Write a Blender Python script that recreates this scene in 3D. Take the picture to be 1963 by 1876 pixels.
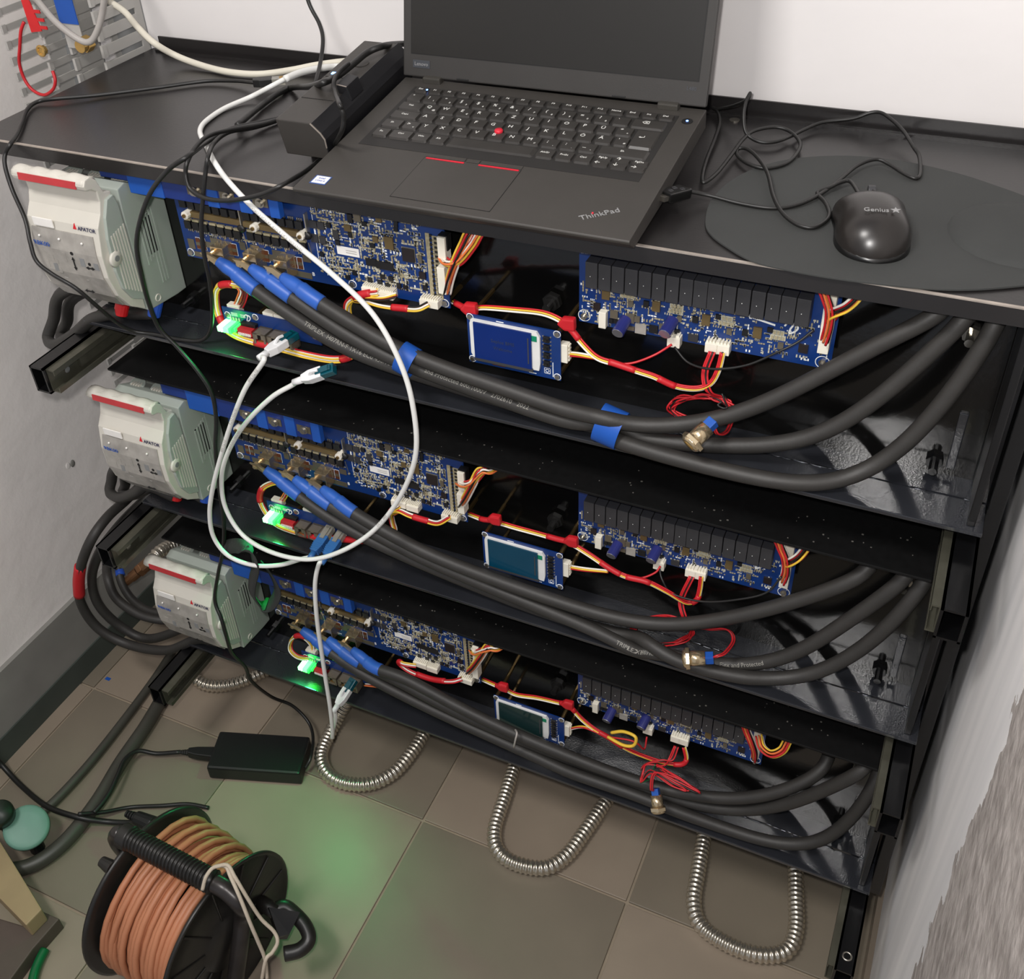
import bpy, math, random
from mathutils import Vector, Matrix
random.seed(7)
for _o in list(bpy.data.objects): bpy.data.objects.remove(_o)
SC = bpy.context.scene
COL = SC.collection
V = Vector
ZT = 1.045            # height of the table top above the floor; scene measures below are taken from the table top

# ---------------------------------------------------------------- camera
FPX, PPX, PPY, IW, IH = 2025.3, 934.0, 805.1, 1963, 1876
YAW, PIT, ROL = -.4725, .6418, -.0617
CAMP = V((.5848, -.7975, .4357))
FW = V((math.sin(YAW)*math.cos(PIT), math.cos(YAW)*math.cos(PIT), -math.sin(PIT)))
_r = FW.cross(V((0, 0, 1))).normalized(); _u = _r.cross(FW)
RT = _r*math.cos(ROL)+_u*math.sin(ROL); UP = -_r*math.sin(ROL)+_u*math.cos(ROL)
cam = bpy.data.cameras.new('camera'); camo = bpy.data.objects.new('camera', cam); COL.objects.link(camo)
M3 = Matrix((RT, UP, -FW)).transposed()
camo.matrix_world = Matrix.Translation(CAMP+V((0, 0, ZT))) @ M3.to_4x4()
cam.sensor_fit = 'HORIZONTAL'; cam.sensor_width = 36; cam.lens = FPX/IW*36
cam.shift_x = (IW/2-PPX)/IW; cam.shift_y = (PPY-IH/2)/IW
cam.clip_start = .02
SC.camera = camo

# ---------------------------------------------------------------- light
wd = bpy.data.worlds.new('room_light'); SC.world = wd; wd.use_nodes = True
wd.node_tree.nodes['Background'].inputs[0].default_value = (.86, .9, 1, 1)
wd.node_tree.nodes['Background'].inputs[1].default_value = .40
def area(name, loc, target, size, power, color):
    l = bpy.data.lights.new(name, 'AREA'); l.shape = 'RECTANGLE'; l.size, l.size_y = size; l.energy = power; l.color = color
    o = bpy.data.objects.new(name, l); COL.objects.link(o); o.location = V(loc)+V((0, 0, ZT))
    o.rotation_euler = (V(target)-V(loc)).to_track_quat('-Z', 'Y').to_euler(); return o
area('ceiling_lamp', (-.10, -1.1, 1.5), (.15, .15, -.05), (.5, .3), 25, (1, .965, .93))
fl_ = bpy.data.lights.new('phone_flash', 'SPOT'); fl_.energy = 25; fl_.spot_size = 1.75; fl_.spot_blend = .6; fl_.shadow_soft_size = .012; fl_.color = (1, .97, .945)
flo = bpy.data.objects.new('phone_flash', fl_); COL.objects.link(flo); flo.matrix_world = Matrix.Translation(CAMP-RT*.03+UP*.035+V((0, 0, ZT))) @ M3.to_4x4()
SC.view_settings.view_transform = 'Standard'; SC.view_settings.look = 'None'
SC.view_settings.gamma = 1; SC.view_settings.use_curve_mapping = False
SC.view_settings.exposure = 0.0

# ---------------------------------------------------------------- measuring: a sight line met with a plane of known depth
def at(u, v, y=None, z=None, x=None):
    dr = FW+RT*((u-PPX)/FPX)-UP*((v-PPY)/FPX)
    t = ((y-CAMP.y)/dr.y) if y is not None else ((z-CAMP.z)/dr.z) if z is not None else ((x-CAMP.x)/dr.x)
    return CAMP+dr*t
def atf(u, v, y, zmin):          # at depth y, but never below a surface at zmin
    P = at(u, v, y=y)
    return P if P.z >= zmin else at(u, v, z=zmin)

# ---------------------------------------------------------------- materials
def lin(c):
    return tuple(((x/12.92) if x <= .04045 else ((x+.055)/1.055)**2.4) for x in c)
MATS = {}
def mat(name, col, rough=.5, metal=0., var=.08, scale=40., bump=0., bscale=None, emit=None, estr=0., trans=0., alpha=1., spec=.5, coat=0.):
    m = bpy.data.materials.new(name); m.use_nodes = True; nt = m.node_tree; b = nt.nodes['Principled BSDF']
    c = lin(col)
    tc = nt.nodes.new('ShaderNodeTexCoord'); nz = nt.nodes.new('ShaderNodeTexNoise'); nz.inputs['Scale'].default_value = scale; nz.inputs['Detail'].default_value = 4
    nt.links.new(tc.outputs['Object'], nz.inputs['Vector'])
    rp = nt.nodes.new('ShaderNodeValToRGB')
    rp.color_ramp.elements[0].position = .3; rp.color_ramp.elements[1].position = .7
    rp.color_ramp.elements[0].color = tuple(x*(1-var) for x in c)+(1,); rp.color_ramp.elements[1].color = tuple(min(1, x*(1+var)) for x in c)+(1,)
    nt.links.new(nz.outputs['Fac'], rp.inputs['Fac']); nt.links.new(rp.outputs['Color'], b.inputs['Base Color'])
    b.inputs['Roughness'].default_value = rough; b.inputs['Metallic'].default_value = metal
    b.inputs['Specular IOR Level'].default_value = spec
    if coat: b.inputs['Coat Weight'].default_value = coat; b.inputs['Coat Roughness'].default_value = .1
    if trans: b.inputs['Transmission Weight'].default_value = trans
    if alpha < 1: b.inputs['Alpha'].default_value = alpha
    if emit: b.inputs['Emission Color'].default_value = lin(emit)+(1,); b.inputs['Emission Strength'].default_value = estr
    if bump:
        n2 = nt.nodes.new('ShaderNodeTexNoise'); n2.inputs['Scale'].default_value = bscale or scale*3; n2.inputs['Detail'].default_value = 5
        nt.links.new(tc.outputs['Object'], n2.inputs['Vector'])
        bp = nt.nodes.new('ShaderNodeBump'); bp.inputs['Strength'].default_value = bump; bp.inputs['Distance'].default_value = .004
        nt.links.new(n2.outputs['Fac'], bp.inputs['Height']); nt.links.new(bp.outputs['Normal'], b.inputs['Normal'])
    MATS[name] = m; return m
mat('wall_white', (.885, .87, .865), .85, var=.02, scale=6, bump=.12, bscale=30)
mat('wall_left', (.94, .92, .905), .9, var=.05, scale=5, bump=.5, bscale=18)
mat('skirt_grey', (.53, .525, .505), .7, var=.12, scale=9)
mat('skirt_dark', (.25, .28, .26), .6, var=.15, scale=12)
mat('grout', (.58, .53, .46), .95)
mat('tile_light', (.555, .505, .445), .42, var=.06, scale=9, bump=.02, bscale=300)
mat('tile_dark', (.475, .44, .385), .42, var=.06, scale=9, bump=.02, bscale=300)
mat('table_black', (.125, .117, .117), .31, var=.18, scale=7, bump=.03, bscale=260, spec=.6)
mat('edge_worn', (.72, .68, .64), .4, metal=.6, var=.15, scale=60)
mat('steel_black', (.045, .045, .05), .3, var=.3, scale=9, bump=.03, bscale=200, spec=.55)
mat('steel_gloss', (.152, .158, .176), .17, var=.15, scale=12, bump=.06, bscale=520, spec=1.)
mat('steel_dull', (.03, .03, .032), .6, var=.4, scale=120, spec=.3)
mat('panel_black', (.05, .048, .046), .12, var=.12, scale=10, bump=.02, bscale=120, spec=.6)
mat('weld', (.35, .36, .38), .22, metal=.9, var=.3, scale=300)
mat('rail_zinc', (.36, .355, .31), .35, metal=.55, var=.25, scale=25)
mat('bolt_steel', (.72, .70, .66), .28, metal=.95, var=.1, scale=80)
mat('nickel', (.86, .78, .64), .2, metal=.88, var=.08, scale=60)
mat('copper', (.50, .36, .25), .35, metal=.7)
mat('brass', (.78, .64, .38), .28, metal=.75, var=.08, scale=60)
mat('standoff', (.52, .43, .28), .3, metal=.9)
mat('pcb_blue', (.05, .19, .43), .32, var=.12, scale=30, spec=.6)
mat('silk', (.93, .94, .93), .6)
mat('chip_black', (.085, .085, .09), .45, var=.15, scale=200)
mat('chip_brown', (.13, .105, .105), .4)
mat('smd_tan', (.66, .62, .50), .4, metal=.2, var=.2, scale=400)
mat('smd_white', (.74, .73, .66), .4, metal=.1, var=.1, scale=400)
mat('smd_dark', (.10, .10, .10), .45)
mat('solder', (.72, .70, .65), .3, metal=.85)
mat('copper_res', (.43, .25, .16), .4, metal=.4, var=.1)
mat('heatsink', (.47, .40, .27), .35, metal=.5, var=.1, scale=30)
mat('tin_pad', (.48, .45, .39), .35, metal=.6)
mat('conn_white', (.90, .88, .82), .45)
mat('nylon', (.90, .88, .83), .4)
mat('tape_blue', (.11, .32, .66), .5, var=.06, scale=30, spec=.4)
mat('shrink_blue', (.17, .36, .70), .42, var=.05, scale=40)
mat('bracket_blue', (.06, .18, .47), .45, var=.12, scale=30)
mat('relay', (.19, .19, .20), .5, var=.08, scale=90)
mat('capacitor', (.16, .18, .42), .25, coat=.4)
mat('cap_top', (.78, .78, .80), .25, metal=.8)
mat('rj_shell', (.56, .52, .46), .3, metal=.6, var=.1, scale=60)
mat('dip_red', (.72, .16, .18), .45)
mat('led_green', (.6, 1, .7), .4, emit=(.18, 1, .24), estr=9)
mat('led_core', (.8, 1, .85), .4, emit=(.45, 1, .55), estr=8)
mat('led_lit', (.4, .95, .6), .4, emit=(.03, 1, .20), estr=2.2)
mat('led_blue', (.4, .6, 1), .4, emit=(.35, .55, 1), estr=9)
mat('wire_red', (.76, .13, .16), .42); mat('wire_yellow', (.90, .74, .24), .42); mat('wire_white', (.92, .90, .86), .42)
mat('wire_black', (.06, .055, .05), .42); mat('wire_orange', (.88, .46, .24), .42); mat('wire_brown', (.42, .14, .11), .42)
mat('tape_red', (.74, .10, .14), .5, var=.06)
mat('cable_black', (.18, .173, .165), .55, var=.1, scale=50, bump=.05, bscale=300)
mat('cord_black', (.10, .098, .095), .42, var=.1, scale=80)
mat('cable_print', (.55, .54, .51), .6)
mat('cable_white', (.88, .88, .865), .42, var=.03, scale=40)
mat('cable_ivory', (.83, .81, .75), .5, var=.03)
mat('cable_grey', (.66, .64, .62), .5, var=.04)
mat('plug_white', (.88, .88, .88), .4)
mat('plug_blue', (.18, .38, .62), .45)
mat('plug_teal', (.05, .36, .42), .2, trans=.35)
mat('plug_clear', (.75, .74, .70), .12, trans=.6)
mat('switch_grey', (.63, .66, .63), .45, var=.03, scale=25)
mat('switch_light', (.79, .775, .735), .45, var=.03, scale=25)
mat('switch_window', (.60, .585, .56), .18, var=.16, scale=70, spec=.7)
mat('strip_red', (.73, .20, .22), .4, var=.08, scale=60)
mat('cap_red', (.80, .10, .12), .45); mat('cap_blue', (.15, .33, .74), .45)
mat('ink_blue', (.12, .32, .66), .6); mat('ink_navy', (.10, .12, .28), .6); mat('ink_black', (.05, .05, .05), .6); mat('ink_red', (.78, .12, .16), .6)
mat('label_white', (.92, .91, .89), .5)
mat('lcd_glass_blue', (.02, .13, .36), .12, var=.05, emit=(.02, .14, .42), estr=.25)
mat('lcd_glass_teal', (.01, .22, .31), .12, var=.05, emit=(.01, .22, .3), estr=.12)
mat('lcd_glass_dark', (.10, .19, .19), .12, var=.05)
mat('lcd_frame', (.86, .86, .85), .4); mat('lcd_bar', (.24, .24, .25), .3); mat('lcd_text', (.16, .20, .30), .4); mat('lcd_green', (.05, .5, .36), .4)
mat('laptop', (.215, .203, .19), .55, var=.07, scale=25, bump=.03, bscale=700)
mat('laptop_lid', (.19, .182, .175), .6, var=.05, scale=25, bump=.03, bscale=700)
mat('key', (.19, .18, .17), .42, var=.12, scale=60)
mat('screen', (.125, .118, .108), .38, var=.04, scale=10)
mat('key_well', (.125, .118, .112), .6)
mat('seam', (.055, .052, .05), .6)
mat('hinge', (.32, .31, .29), .4, metal=.5)
mat('stripe_red', (.80, .12, .20), .45); mat('legend', (.86, .86, .84), .6); mat('badge', (.35, .36, .38), .35, metal=.6); mat('badge_text', (.62, .62, .62), .4, metal=.4)
mat('sticker_blue', (.16, .30, .56), .4)
mat('dock', (.20, .188, .175), .5, var=.06, scale=30, bump=.03, bscale=500)
mat('dock_side', (.085, .085, .095), .4)
mat('mouse', (.135, .122, .115), .3, var=.08, scale=40, spec=.5)
mat('mouse_dark', (.05, .05, .05), .3)
mat('pad', (.205, .21, .206), .85, var=.12, scale=9, bump=.06, bscale=400)
mat('duct', (.68, .672, .655), .5, var=.04, scale=20)
mat('duct_in', (.50, .505, .505), .55, var=.05, scale=20)
mat('conduit', (.82, .79, .73), .24, metal=.88, var=.06, scale=50)
mat('adapter', (.07, .072, .075), .45, var=.08, scale=60)
mat('reel_black', (.13, .123, .115), .38, var=.25, scale=30, bump=.06, bscale=80)
mat('reel_orange', (.70, .46, .33), .5, var=.10, scale=16)
mat('reel_tube', (.20, .185, .18), .32, metal=.3, var=.3, scale=25)
mat('string', (.74, .69, .62), .8, bump=.2, bscale=500)
mat('wood', (.60, .52, .39), .6, var=.12, scale=14); mat('wood_dark', (.30, .26, .23), .6, var=.2, scale=14)
mat('lens', (.40, .56, .50), .45, var=.05, spec=.4)
mat('lens_cap', (.07, .13, .085), .4)
mat('rubber_green', (.05, .36, .20), .35)
mat('velcro', (.16, .165, .16), .9, bump=.3, bscale=700); mat('velcro_green', (.04, .42, .20), .8)
mat('hose', (.25, .245, .22), .45, var=.15, scale=12)
mat('dust', (.35, .34, .32), .9)

# ---------------------------------------------------------------- mesh helpers
ROOTLOC = {}
def setp(o, label, cat, group=None, kind=None):
    if label: o['label'] = label
    if cat: o['category'] = cat
    if group: o['group'] = group
    if kind: o['kind'] = kind
    return o
def thing(name, label, cat, loc, group=None, kind=None):
    o = bpy.data.objects.new(name, None); COL.objects.link(o); loc = V(loc)
    o.location = loc+V((0, 0, ZT)); o.empty_display_size = .01; ROOTLOC[o] = loc
    return setp(o, label, cat, group, kind)
def newobj(name, me, parent=None, loc=None, M=None):
    o = bpy.data.objects.new(name, me); COL.objects.link(o)
    if parent is not None:
        o.parent = parent; ROOTLOC[o] = ROOTLOC[parent]
        L = Matrix.Translation(-ROOTLOC[parent]) @ M if M is not None else Matrix.Identity(4)
        if parent.parent is not None: L = parent.matrix_basis.inverted() @ L      # a piece of a part that is itself moved
        o.matrix_basis = L
    else:
        o.location = V(loc)+V((0, 0, ZT)); ROOTLOC[o] = V(loc)
    return o
class MB:
    def __init__(s, M=None): s.v = []; s.f = []; s.M = M
    def _add(s, vs, fs):
        n = len(s.v)
        s.v += [(s.M @ V(p)) if s.M is not None else V(p) for p in vs]
        s.f += [tuple(i+n for i in f) for f in fs]; return s
    def box(s, x0, x1, y0, y1, z0, z1):
        return s._add([(x0, y0, z0), (x1, y0, z0), (x1, y1, z0), (x0, y1, z0), (x0, y0, z1), (x1, y0, z1), (x1, y1, z1), (x0, y1, z1)],
                      [(0, 3, 2, 1), (4, 5, 6, 7), (0, 1, 5, 4), (1, 2, 6, 5), (2, 3, 7, 6), (3, 0, 4, 7)])
    def cbox(s, c, d):
        return s.box(c[0]-d[0]/2, c[0]+d[0]/2, c[1]-d[1]/2, c[1]+d[1]/2, c[2]-d[2]/2, c[2]+d[2]/2)
    def prism(s, pts, ax, a0, a1, taper=None):
        # pts in the plane across ax: x -> (y,z), y -> (x,z), z -> (x,y)
        def P(p, a): return (a, p[0], p[1]) if ax == 'x' else (p[0], a, p[1]) if ax == 'y' else (p[0], p[1], a)
        n = len(pts); q = taper or pts
        area2 = sum(pts[i][0]*pts[(i+1) % n][1]-pts[(i+1) % n][0]*pts[i][1] for i in range(n))
        flip = (area2 > 0) == (ax != 'y')
        vs = [P(p, a0) for p in pts]+[P(p, a1) for p in q]
        fs = [tuple(range(n-1, -1, -1)), tuple(range(n, 2*n))]+[(i, (i+1) % n, n+(i+1) % n, n+i) for i in range(n)]
        if not flip: fs = [tuple(reversed(f)) for f in fs]
        return s._add(vs, fs)
    def cyl(s, p0, p1, r0, r1=None, seg=14, cap=True):
        p0, p1 = V(p0), V(p1); r1 = r0 if r1 is None else r1
        d = (p1-p0).normalized(); a = d.orthogonal().normalized(); b = d.cross(a); vs = []
        for p, r in ((p0, r0), (p1, r1)):
            vs += [p+(a*math.cos(2*math.pi*i/seg)+b*math.sin(2*math.pi*i/seg))*r for i in range(seg)]
        fs = [(i, (i+1) % seg, seg+(i+1) % seg, seg+i) for i in range(seg)]
        if cap: fs += [tuple(range(seg-1, -1, -1)), tuple(range(seg, 2*seg))]
        return s._add(vs, fs)
    def ring(s, c, d, R, r, seg=20, k=8):
        c, d = V(c), V(d).normalized(); a = d.orthogonal().normalized(); b = d.cross(a); vs = []; fs = []
        for i in range(seg):
            t = 2*math.pi*i/seg; e = a*math.cos(t)+b*math.sin(t)
            for j in range(k):
                q = 2*math.pi*j/k; vs.append(c+e*(R+r*math.cos(q))+d*(r*math.sin(q)))
        for i in range(seg):
            for j in range(k):
                fs.append((i*k+j, ((i+1) % seg)*k+j, ((i+1) % seg)*k+(j+1) % k, i*k+(j+1) % k))
        return s._add(vs, fs)
    def lathe(s, c, d, prof, seg=28):
        c, d = V(c), V(d).normalized(); a = d.orthogonal().normalized(); b = d.cross(a); vs = []; fs = []; n = len(prof)
        for i in range(seg):
            t = 2*math.pi*i/seg; e = a*math.cos(t)+b*math.sin(t)
            vs += [c+e*r+d*h for r, h in prof]
        for i in range(seg):
            for j in range(n-1):
                fs.append((i*n+j, ((i+1) % seg)*n+j, ((i+1) % seg)*n+j+1, i*n+j+1))
        return s._add(vs, fs)
    def ball(s, c, r, seg=12, sc=(1, 1, 1)):
        vs = []; fs = []; h = seg//2
        for j in range(h+1):
            ph = math.pi*j/h
            for i in range(seg):
                t = 2*math.pi*i/seg; vs.append((c[0]+r*sc[0]*math.sin(ph)*math.cos(t), c[1]+r*sc[1]*math.sin(ph)*math.sin(t), c[2]+r*sc[2]*math.cos(ph)))
        for j in range(h):
            for i in range(seg):
                fs.append((j*seg+i, (j+1)*seg+i, (j+1)*seg+(i+1) % seg, j*seg+(i+1) % seg))
        return s._add(vs, fs)
    def sweep(s, pts, r, seg=8, frames=None):
        fr = frames or frame(pts); vs = []; fs = []; n = len(pts)
        for i, (p, t, a, b) in enumerate(fr):
            rr = r[i] if isinstance(r, (list, tuple)) else r
            vs += [p+(a*math.cos(2*math.pi*j/seg)+b*math.sin(2*math.pi*j/seg))*rr for j in range(seg)]
        for i in range(n-1):
            for j in range(seg):
                fs.append((i*seg+j, i*seg+(j+1) % seg, (i+1)*seg+(j+1) % seg, (i+1)*seg+j))
        fs += [tuple(range(seg-1, -1, -1)), tuple((n-1)*seg+j for j in range(seg))]
        return s._add(vs, fs)
    def sheet(s, quad, th):
        a, b, c, d = [V(p) for p in quad]; n = (b-a).cross(d-a).normalized()*th
        return s._add([a, b, c, d, a-n, b-n, c-n, d-n], [(0, 1, 2, 3), (7, 6, 5, 4), (1, 0, 4, 5), (2, 1, 5, 6), (3, 2, 6, 7), (0, 3, 7, 4)])
    def mesh(s, name, m, smooth=False, bev=0., off=(0, 0, 0)):
        me = bpy.data.meshes.new(name); off = V(off)
        me.from_pydata([tuple(p-off) for p in s.v], [], s.f)
        if bev:
            import bmesh
            bm = bmesh.new(); bm.from_mesh(me)
            es = [e for e in bm.edges if len(e.link_faces) == 2 and e.calc_face_angle(0) > .5]
            bmesh.ops.bevel(bm, geom=es, offset=bev, segments=2, affect='EDGES', profile=.6, clamp_overlap=True); bm.to_mesh(me); bm.free()
        if smooth: me.polygons.foreach_set('use_smooth', [True]*len(me.polygons))
        me.materials.append(MATS[m]); me.update(); return me
    def build(s, name, m, parent=None, smooth=False, bev=0., loc=None):
        if parent is None and loc is None:
            loc = V((sum(p.x for p in s.v)/len(s.v), sum(p.y for p in s.v)/len(s.v), min(p.z for p in s.v)))
        off = ROOTLOC[parent] if parent is not None else V(loc)
        return newobj(name, s.mesh(name, m, smooth, bev, off), parent, loc)
def spline(pts, res=8, closed=False):
    pts = [V(p) for p in pts]; n = len(pts); out = []
    rng = n if closed else n-1
    for i in range(rng):
        g = (lambda k: pts[k % n]) if closed else (lambda k: pts[max(0, min(n-1, k))])
        p0, p1, p2, p3 = g(i-1), g(i), g(i+1), g(i+2)
        if not closed:
            if i == 0: p0 = p1*2-p2
            if i == n-2: p3 = p2*2-p1
        for k in range(res):
            t = k/res
            out.append(.5*((2*p1)+(p2-p0)*t+(2*p0-5*p1+4*p2-p3)*t*t+(3*p1-p0-3*p2+p3)*t*t*t))
    if not closed: out.append(pts[-1])
    return out
def frame(pts):
    n = len(pts); out = []; a = None
    for i in range(n):
        t = (pts[min(n-1, i+1)]-pts[max(0, i-1)])
        t = t.normalized() if t.length > 1e-9 else V((1, 0, 0))
        if a is None: a = t.orthogonal().normalized()
        a = (a-t*a.dot(t)); a = a.normalized() if a.length > 1e-6 else t.orthogonal().normalized()
        out.append((pts[i], t, a, t.cross(a)))
    return out
def cable(name, label, cat, pts, r, m, res=8, seg=8, parent=None, group=None):
    sp = spline(pts, res); b = MB().sweep(sp, r, seg)
    o = b.build(name, m, parent, True, loc=None if parent is not None else tuple(sp[0]))
    if parent is None: setp(o, label, cat, group)
    return o, sp
def copy_thing(root, dz, label, extra=None):
    c = root.copy(); COL.objects.link(c); c.location = root.location+V((0, 0, dz)); ROOTLOC[c] = ROOTLOC[root]+V((0, 0, dz)); c['label'] = label
    def rec(o, p):
        for ch in o.children:
            k = ch.copy(); COL.objects.link(k); k.parent = p; k.matrix_basis = ch.matrix_basis.copy(); ROOTLOC[k] = ROOTLOC[c]; rec(ch, k)
    rec(root, c); return c
# flat lettering: outlines of the built-in typeface turned into thin meshes
_TX = {}
def text_mesh(s):
    if s in _TX: return _TX[s]
    cu = bpy.data.curves.new('t', 'FONT'); cu.body = s; cu.size = 1; cu.extrude = .01; cu.resolution_u = 2
    cu.align_x = 'CENTER'; cu.align_y = 'CENTER'
    o = bpy.data.objects.new('t', cu); COL.objects.link(o)
    dg = bpy.context.evaluated_depsgraph_get(); dg.update()
    me = bpy.data.meshes.new_from_object(o.evaluated_get(dg)); bpy.data.objects.remove(o); bpy.data.curves.remove(cu)
    _TX[s] = ([tuple(v.co) for v in me.vertices], [tuple(p.vertices) for p in me.polygons]); bpy.data.meshes.remove(me); return _TX[s]
def text(name, s, m, parent, c, ex, ey, size, thick=.0002, sx=1.):
    vs, fs = text_mesh(s); ex, ey = V(ex).normalized(), V(ey).normalized(); n = ex.cross(ey)
    b = MB(); b._add([V(c)+ex*(x*size*sx)+ey*(y*size)+n*(z/.01*thick) for x, y, z in vs], fs); return b.build(name, m, parent)
for _s in ['B-', 'APATOR', 'RBK00', 'Lenovo', 'L480', 'ThinkPad', 'Genius']+list('QWERTZUIOPASDFGHJKLYXCVBNM'): text_mesh(_s)
def wraptext(name, s, m, parent, sp, s0, r, size, side=0.):
    # lettering printed along a round cable, on the side that faces up and out of the rack
    vs, fs = text_mesh(s); cum = [0.]
    for i in range(1, len(sp)): cum.append(cum[-1]+(sp[i]-sp[i-1]).length)
    b = MB(); out = []; x0 = min(v[0] for v in vs)
    for x, y, z in vs:
        d = s0+(x-x0)*size
        i = max(0, min(len(sp)-2, next((k for k in range(1, len(cum)) if cum[k] >= d), len(cum)-1)-1))
        f = (d-cum[i])/max(1e-9, cum[i+1]-cum[i]); p = sp[i].lerp(sp[i+1], f); t = (sp[i+1]-sp[i]).normalized()
        n = V((.1, -.8, .6)); n = (n-t*n.dot(t)).normalized()
        a = side+y*size/r
        out.append(p+(n*math.cos(a)+n.cross(t)*math.sin(a))*(r+.00015+(z > 0)*.0001))
    b._add(out, fs); return b.build(name, m, parent)
# ================================================================ the room
ZF = -ZT
D = .29606            # height from one shelf to the next
TIER = ['top', 'middle', 'bottom']
fl = MB().box(-.70, .71, -1.5, .36, ZF-.03, ZF-.0035).build('floor', 'grout'); setp(fl, 'floor of large beige ceramic tiles with pale joints', 'floor', kind='structure')
T = .3337; gx, gy = .0285, -.0135
tm = {}
for k in ('tile_light', 'tile_dark'):
    tm[k] = MB().box(-T/2+.002, T/2-.002, -T/2+.002, T/2-.002, -.012, 0).mesh('tile', k, bev=.0012)
for i in range(-3, 3):
    for j in range(-5, 2):
        x0, x1 = gx+i*T, gx+(i+1)*T; y0, y1 = gy+j*T, gy+(j+1)*T
        cx0, cx1, cy0, cy1 = max(x0, -.68), min(x1, .69), max(y0, -1.48), min(y1, .335)
        if cx1-cx0 < .02 or cy1-cy0 < .02: continue
        k = 'tile_dark' if (i+j) % 2 else 'tile_light'
        if cx1-cx0 > T-.005 and cy1-cy0 > T-.005:
            newobj('tile', tm[k], fl, M=Matrix.Translation(((x0+x1)/2, (y0+y1)/2, ZF+random.uniform(-.0004, .0004))))
        else:
            MB().box(cx0+.002, cx1-.002, cy0+.002, cy1-.002, ZF-.012, ZF).build('tile', k, fl, bev=.0012)
w = MB().box(-.72, .73, .336, .40, ZF, 1.3).build('wall_back', 'wall_white'); setp(w, 'white painted back wall behind the black table top', 'wall', kind='structure')
w = MB().box(-.74, -.68, -1.0, .40, ZF, 1.3).build('wall_left', 'wall_left', loc=(-.70, -.3, ZF)); setp(w, 'rough whitewashed plaster side wall beside the fuse switches', 'wall', kind='structure')
P = at(139, 888, x=-.68)
MB().ball(P, .006, 10, (.25, .9, 1.2)).build('plaster_chip', 'skirt_grey', w, True)
for q in range(6):
    P = V((-.68, random.uniform(-.2, .2), random.uniform(-.75, -.2)))
    MB().ball(P, random.uniform(.003, .007), 10, (.07, 1, random.uniform(.6, 1.6))).build('plaster_lump', 'wall_left', w, True)
bb = MB().box(-.68, -.671, -1.0, .336, ZF+.049, ZF+.162).build('baseboard_left', 'skirt_grey'); setp(bb, 'grey painted skirting band along the foot of the left wall', 'baseboard', kind='structure')
MB().box(-.68, -.668, -1.0, .336, ZF, ZF+.049).build('lower_band', 'skirt_dark', bb)
# right wall: smooth white paint that stops in a ragged edge, bare grey plaster beyond
m = bpy.data.materials.new('wall_right'); m.use_nodes = True; nt = m.node_tree; b = nt.nodes['Principled BSDF']; b.inputs['Roughness'].default_value = .9
tc = nt.nodes.new('ShaderNodeTexCoord'); sp = nt.nodes.new('ShaderNodeSeparateXYZ'); nt.links.new(tc.outputs['Object'], sp.inputs[0])
n1 = nt.nodes.new('ShaderNodeTexNoise'); n1.inputs['Scale'].default_value = 28; n1.inputs['Detail'].default_value = 8; nt.links.new(tc.outputs['Object'], n1.inputs['Vector'])
n2 = nt.nodes.new('ShaderNodeTexNoise'); n2.inputs['Scale'].default_value = 60; n2.inputs['Detail'].default_value = 8; nt.links.new(tc.outputs['Object'], n2.inputs['Vector'])
mp = nt.nodes.new('ShaderNodeMapping'); mp.inputs['Scale'].default_value = (9, 14, 1.6); n3 = nt.nodes.new('ShaderNodeTexNoise'); n3.inputs['Scale'].default_value = 1.5; n3.inputs['Detail'].default_value = 4
nt.links.new(tc.outputs['Object'], mp.inputs['Vector']); nt.links.new(mp.outputs[0], n3.inputs['Vector'])
ma = nt.nodes.new('ShaderNodeMath'); ma.operation = 'MULTIPLY_ADD'; ma.inputs[1].default_value = .10; nt.links.new(n1.outputs['Fac'], ma.inputs[0]); nt.links.new(sp.outputs['Y'], ma.inputs[2])
gt = nt.nodes.new('ShaderNodeMath'); gt.operation = 'GREATER_THAN'; gt.inputs[1].default_value = .05; nt.links.new(ma.outputs[0], gt.inputs[0])
r1 = nt.nodes.new('ShaderNodeValToRGB'); r1.color_ramp.elements[0].position = .35; r1.color_ramp.elements[1].position = .7; r1.color_ramp.elements[0].color = lin((.56, .53, .51))+(1,); r1.color_ramp.elements[1].color = lin((.72, .69, .67))+(1,); nt.links.new(n2.outputs['Fac'], r1.inputs[0])
r2 = nt.nodes.new('ShaderNodeValToRGB'); r2.color_ramp.elements[0].position = .3; r2.color_ramp.elements[1].position = .7; r2.color_ramp.elements[0].color = lin((.84, .835, .835))+(1,); r2.color_ramp.elements[1].color = lin((.93, .92, .915))+(1,); nt.links.new(n3.outputs['Fac'], r2.inputs[0])
mx = nt.nodes.new('ShaderNodeMix'); mx.data_type = 'RGBA'; nt.links.new(gt.outputs[0], mx.inputs[0]); nt.links.new(r1.outputs[0], mx.inputs[6]); nt.links.new(r2.outputs[0], mx.inputs[7]); nt.links.new(mx.outputs[2], b.inputs['Base Color'])
bp = nt.nodes.new('ShaderNodeBump'); bp.inputs['Strength'].default_value = .7; bp.inputs['Distance'].default_value = .004
ad = nt.nodes.new('ShaderNodeMath'); ad.operation = 'MAXIMUM'; nt.links.new(n2.outputs['Fac'], ad.inputs[0]); nt.links.new(gt.outputs[0], ad.inputs[1]); nt.links.new(ad.outputs[0], bp.inputs['Height']); nt.links.new(bp.outputs[0], b.inputs['Normal'])
MATS['wall_right'] = m
w = MB().box(.692, .74, -1.0, .40, ZF, 1.3).build('wall_right', 'wall_right', loc=(.70, -.24, ZF)); setp(w, 'white painted side wall with a ragged paint edge and bare grey plaster', 'wall', kind='structure')
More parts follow.
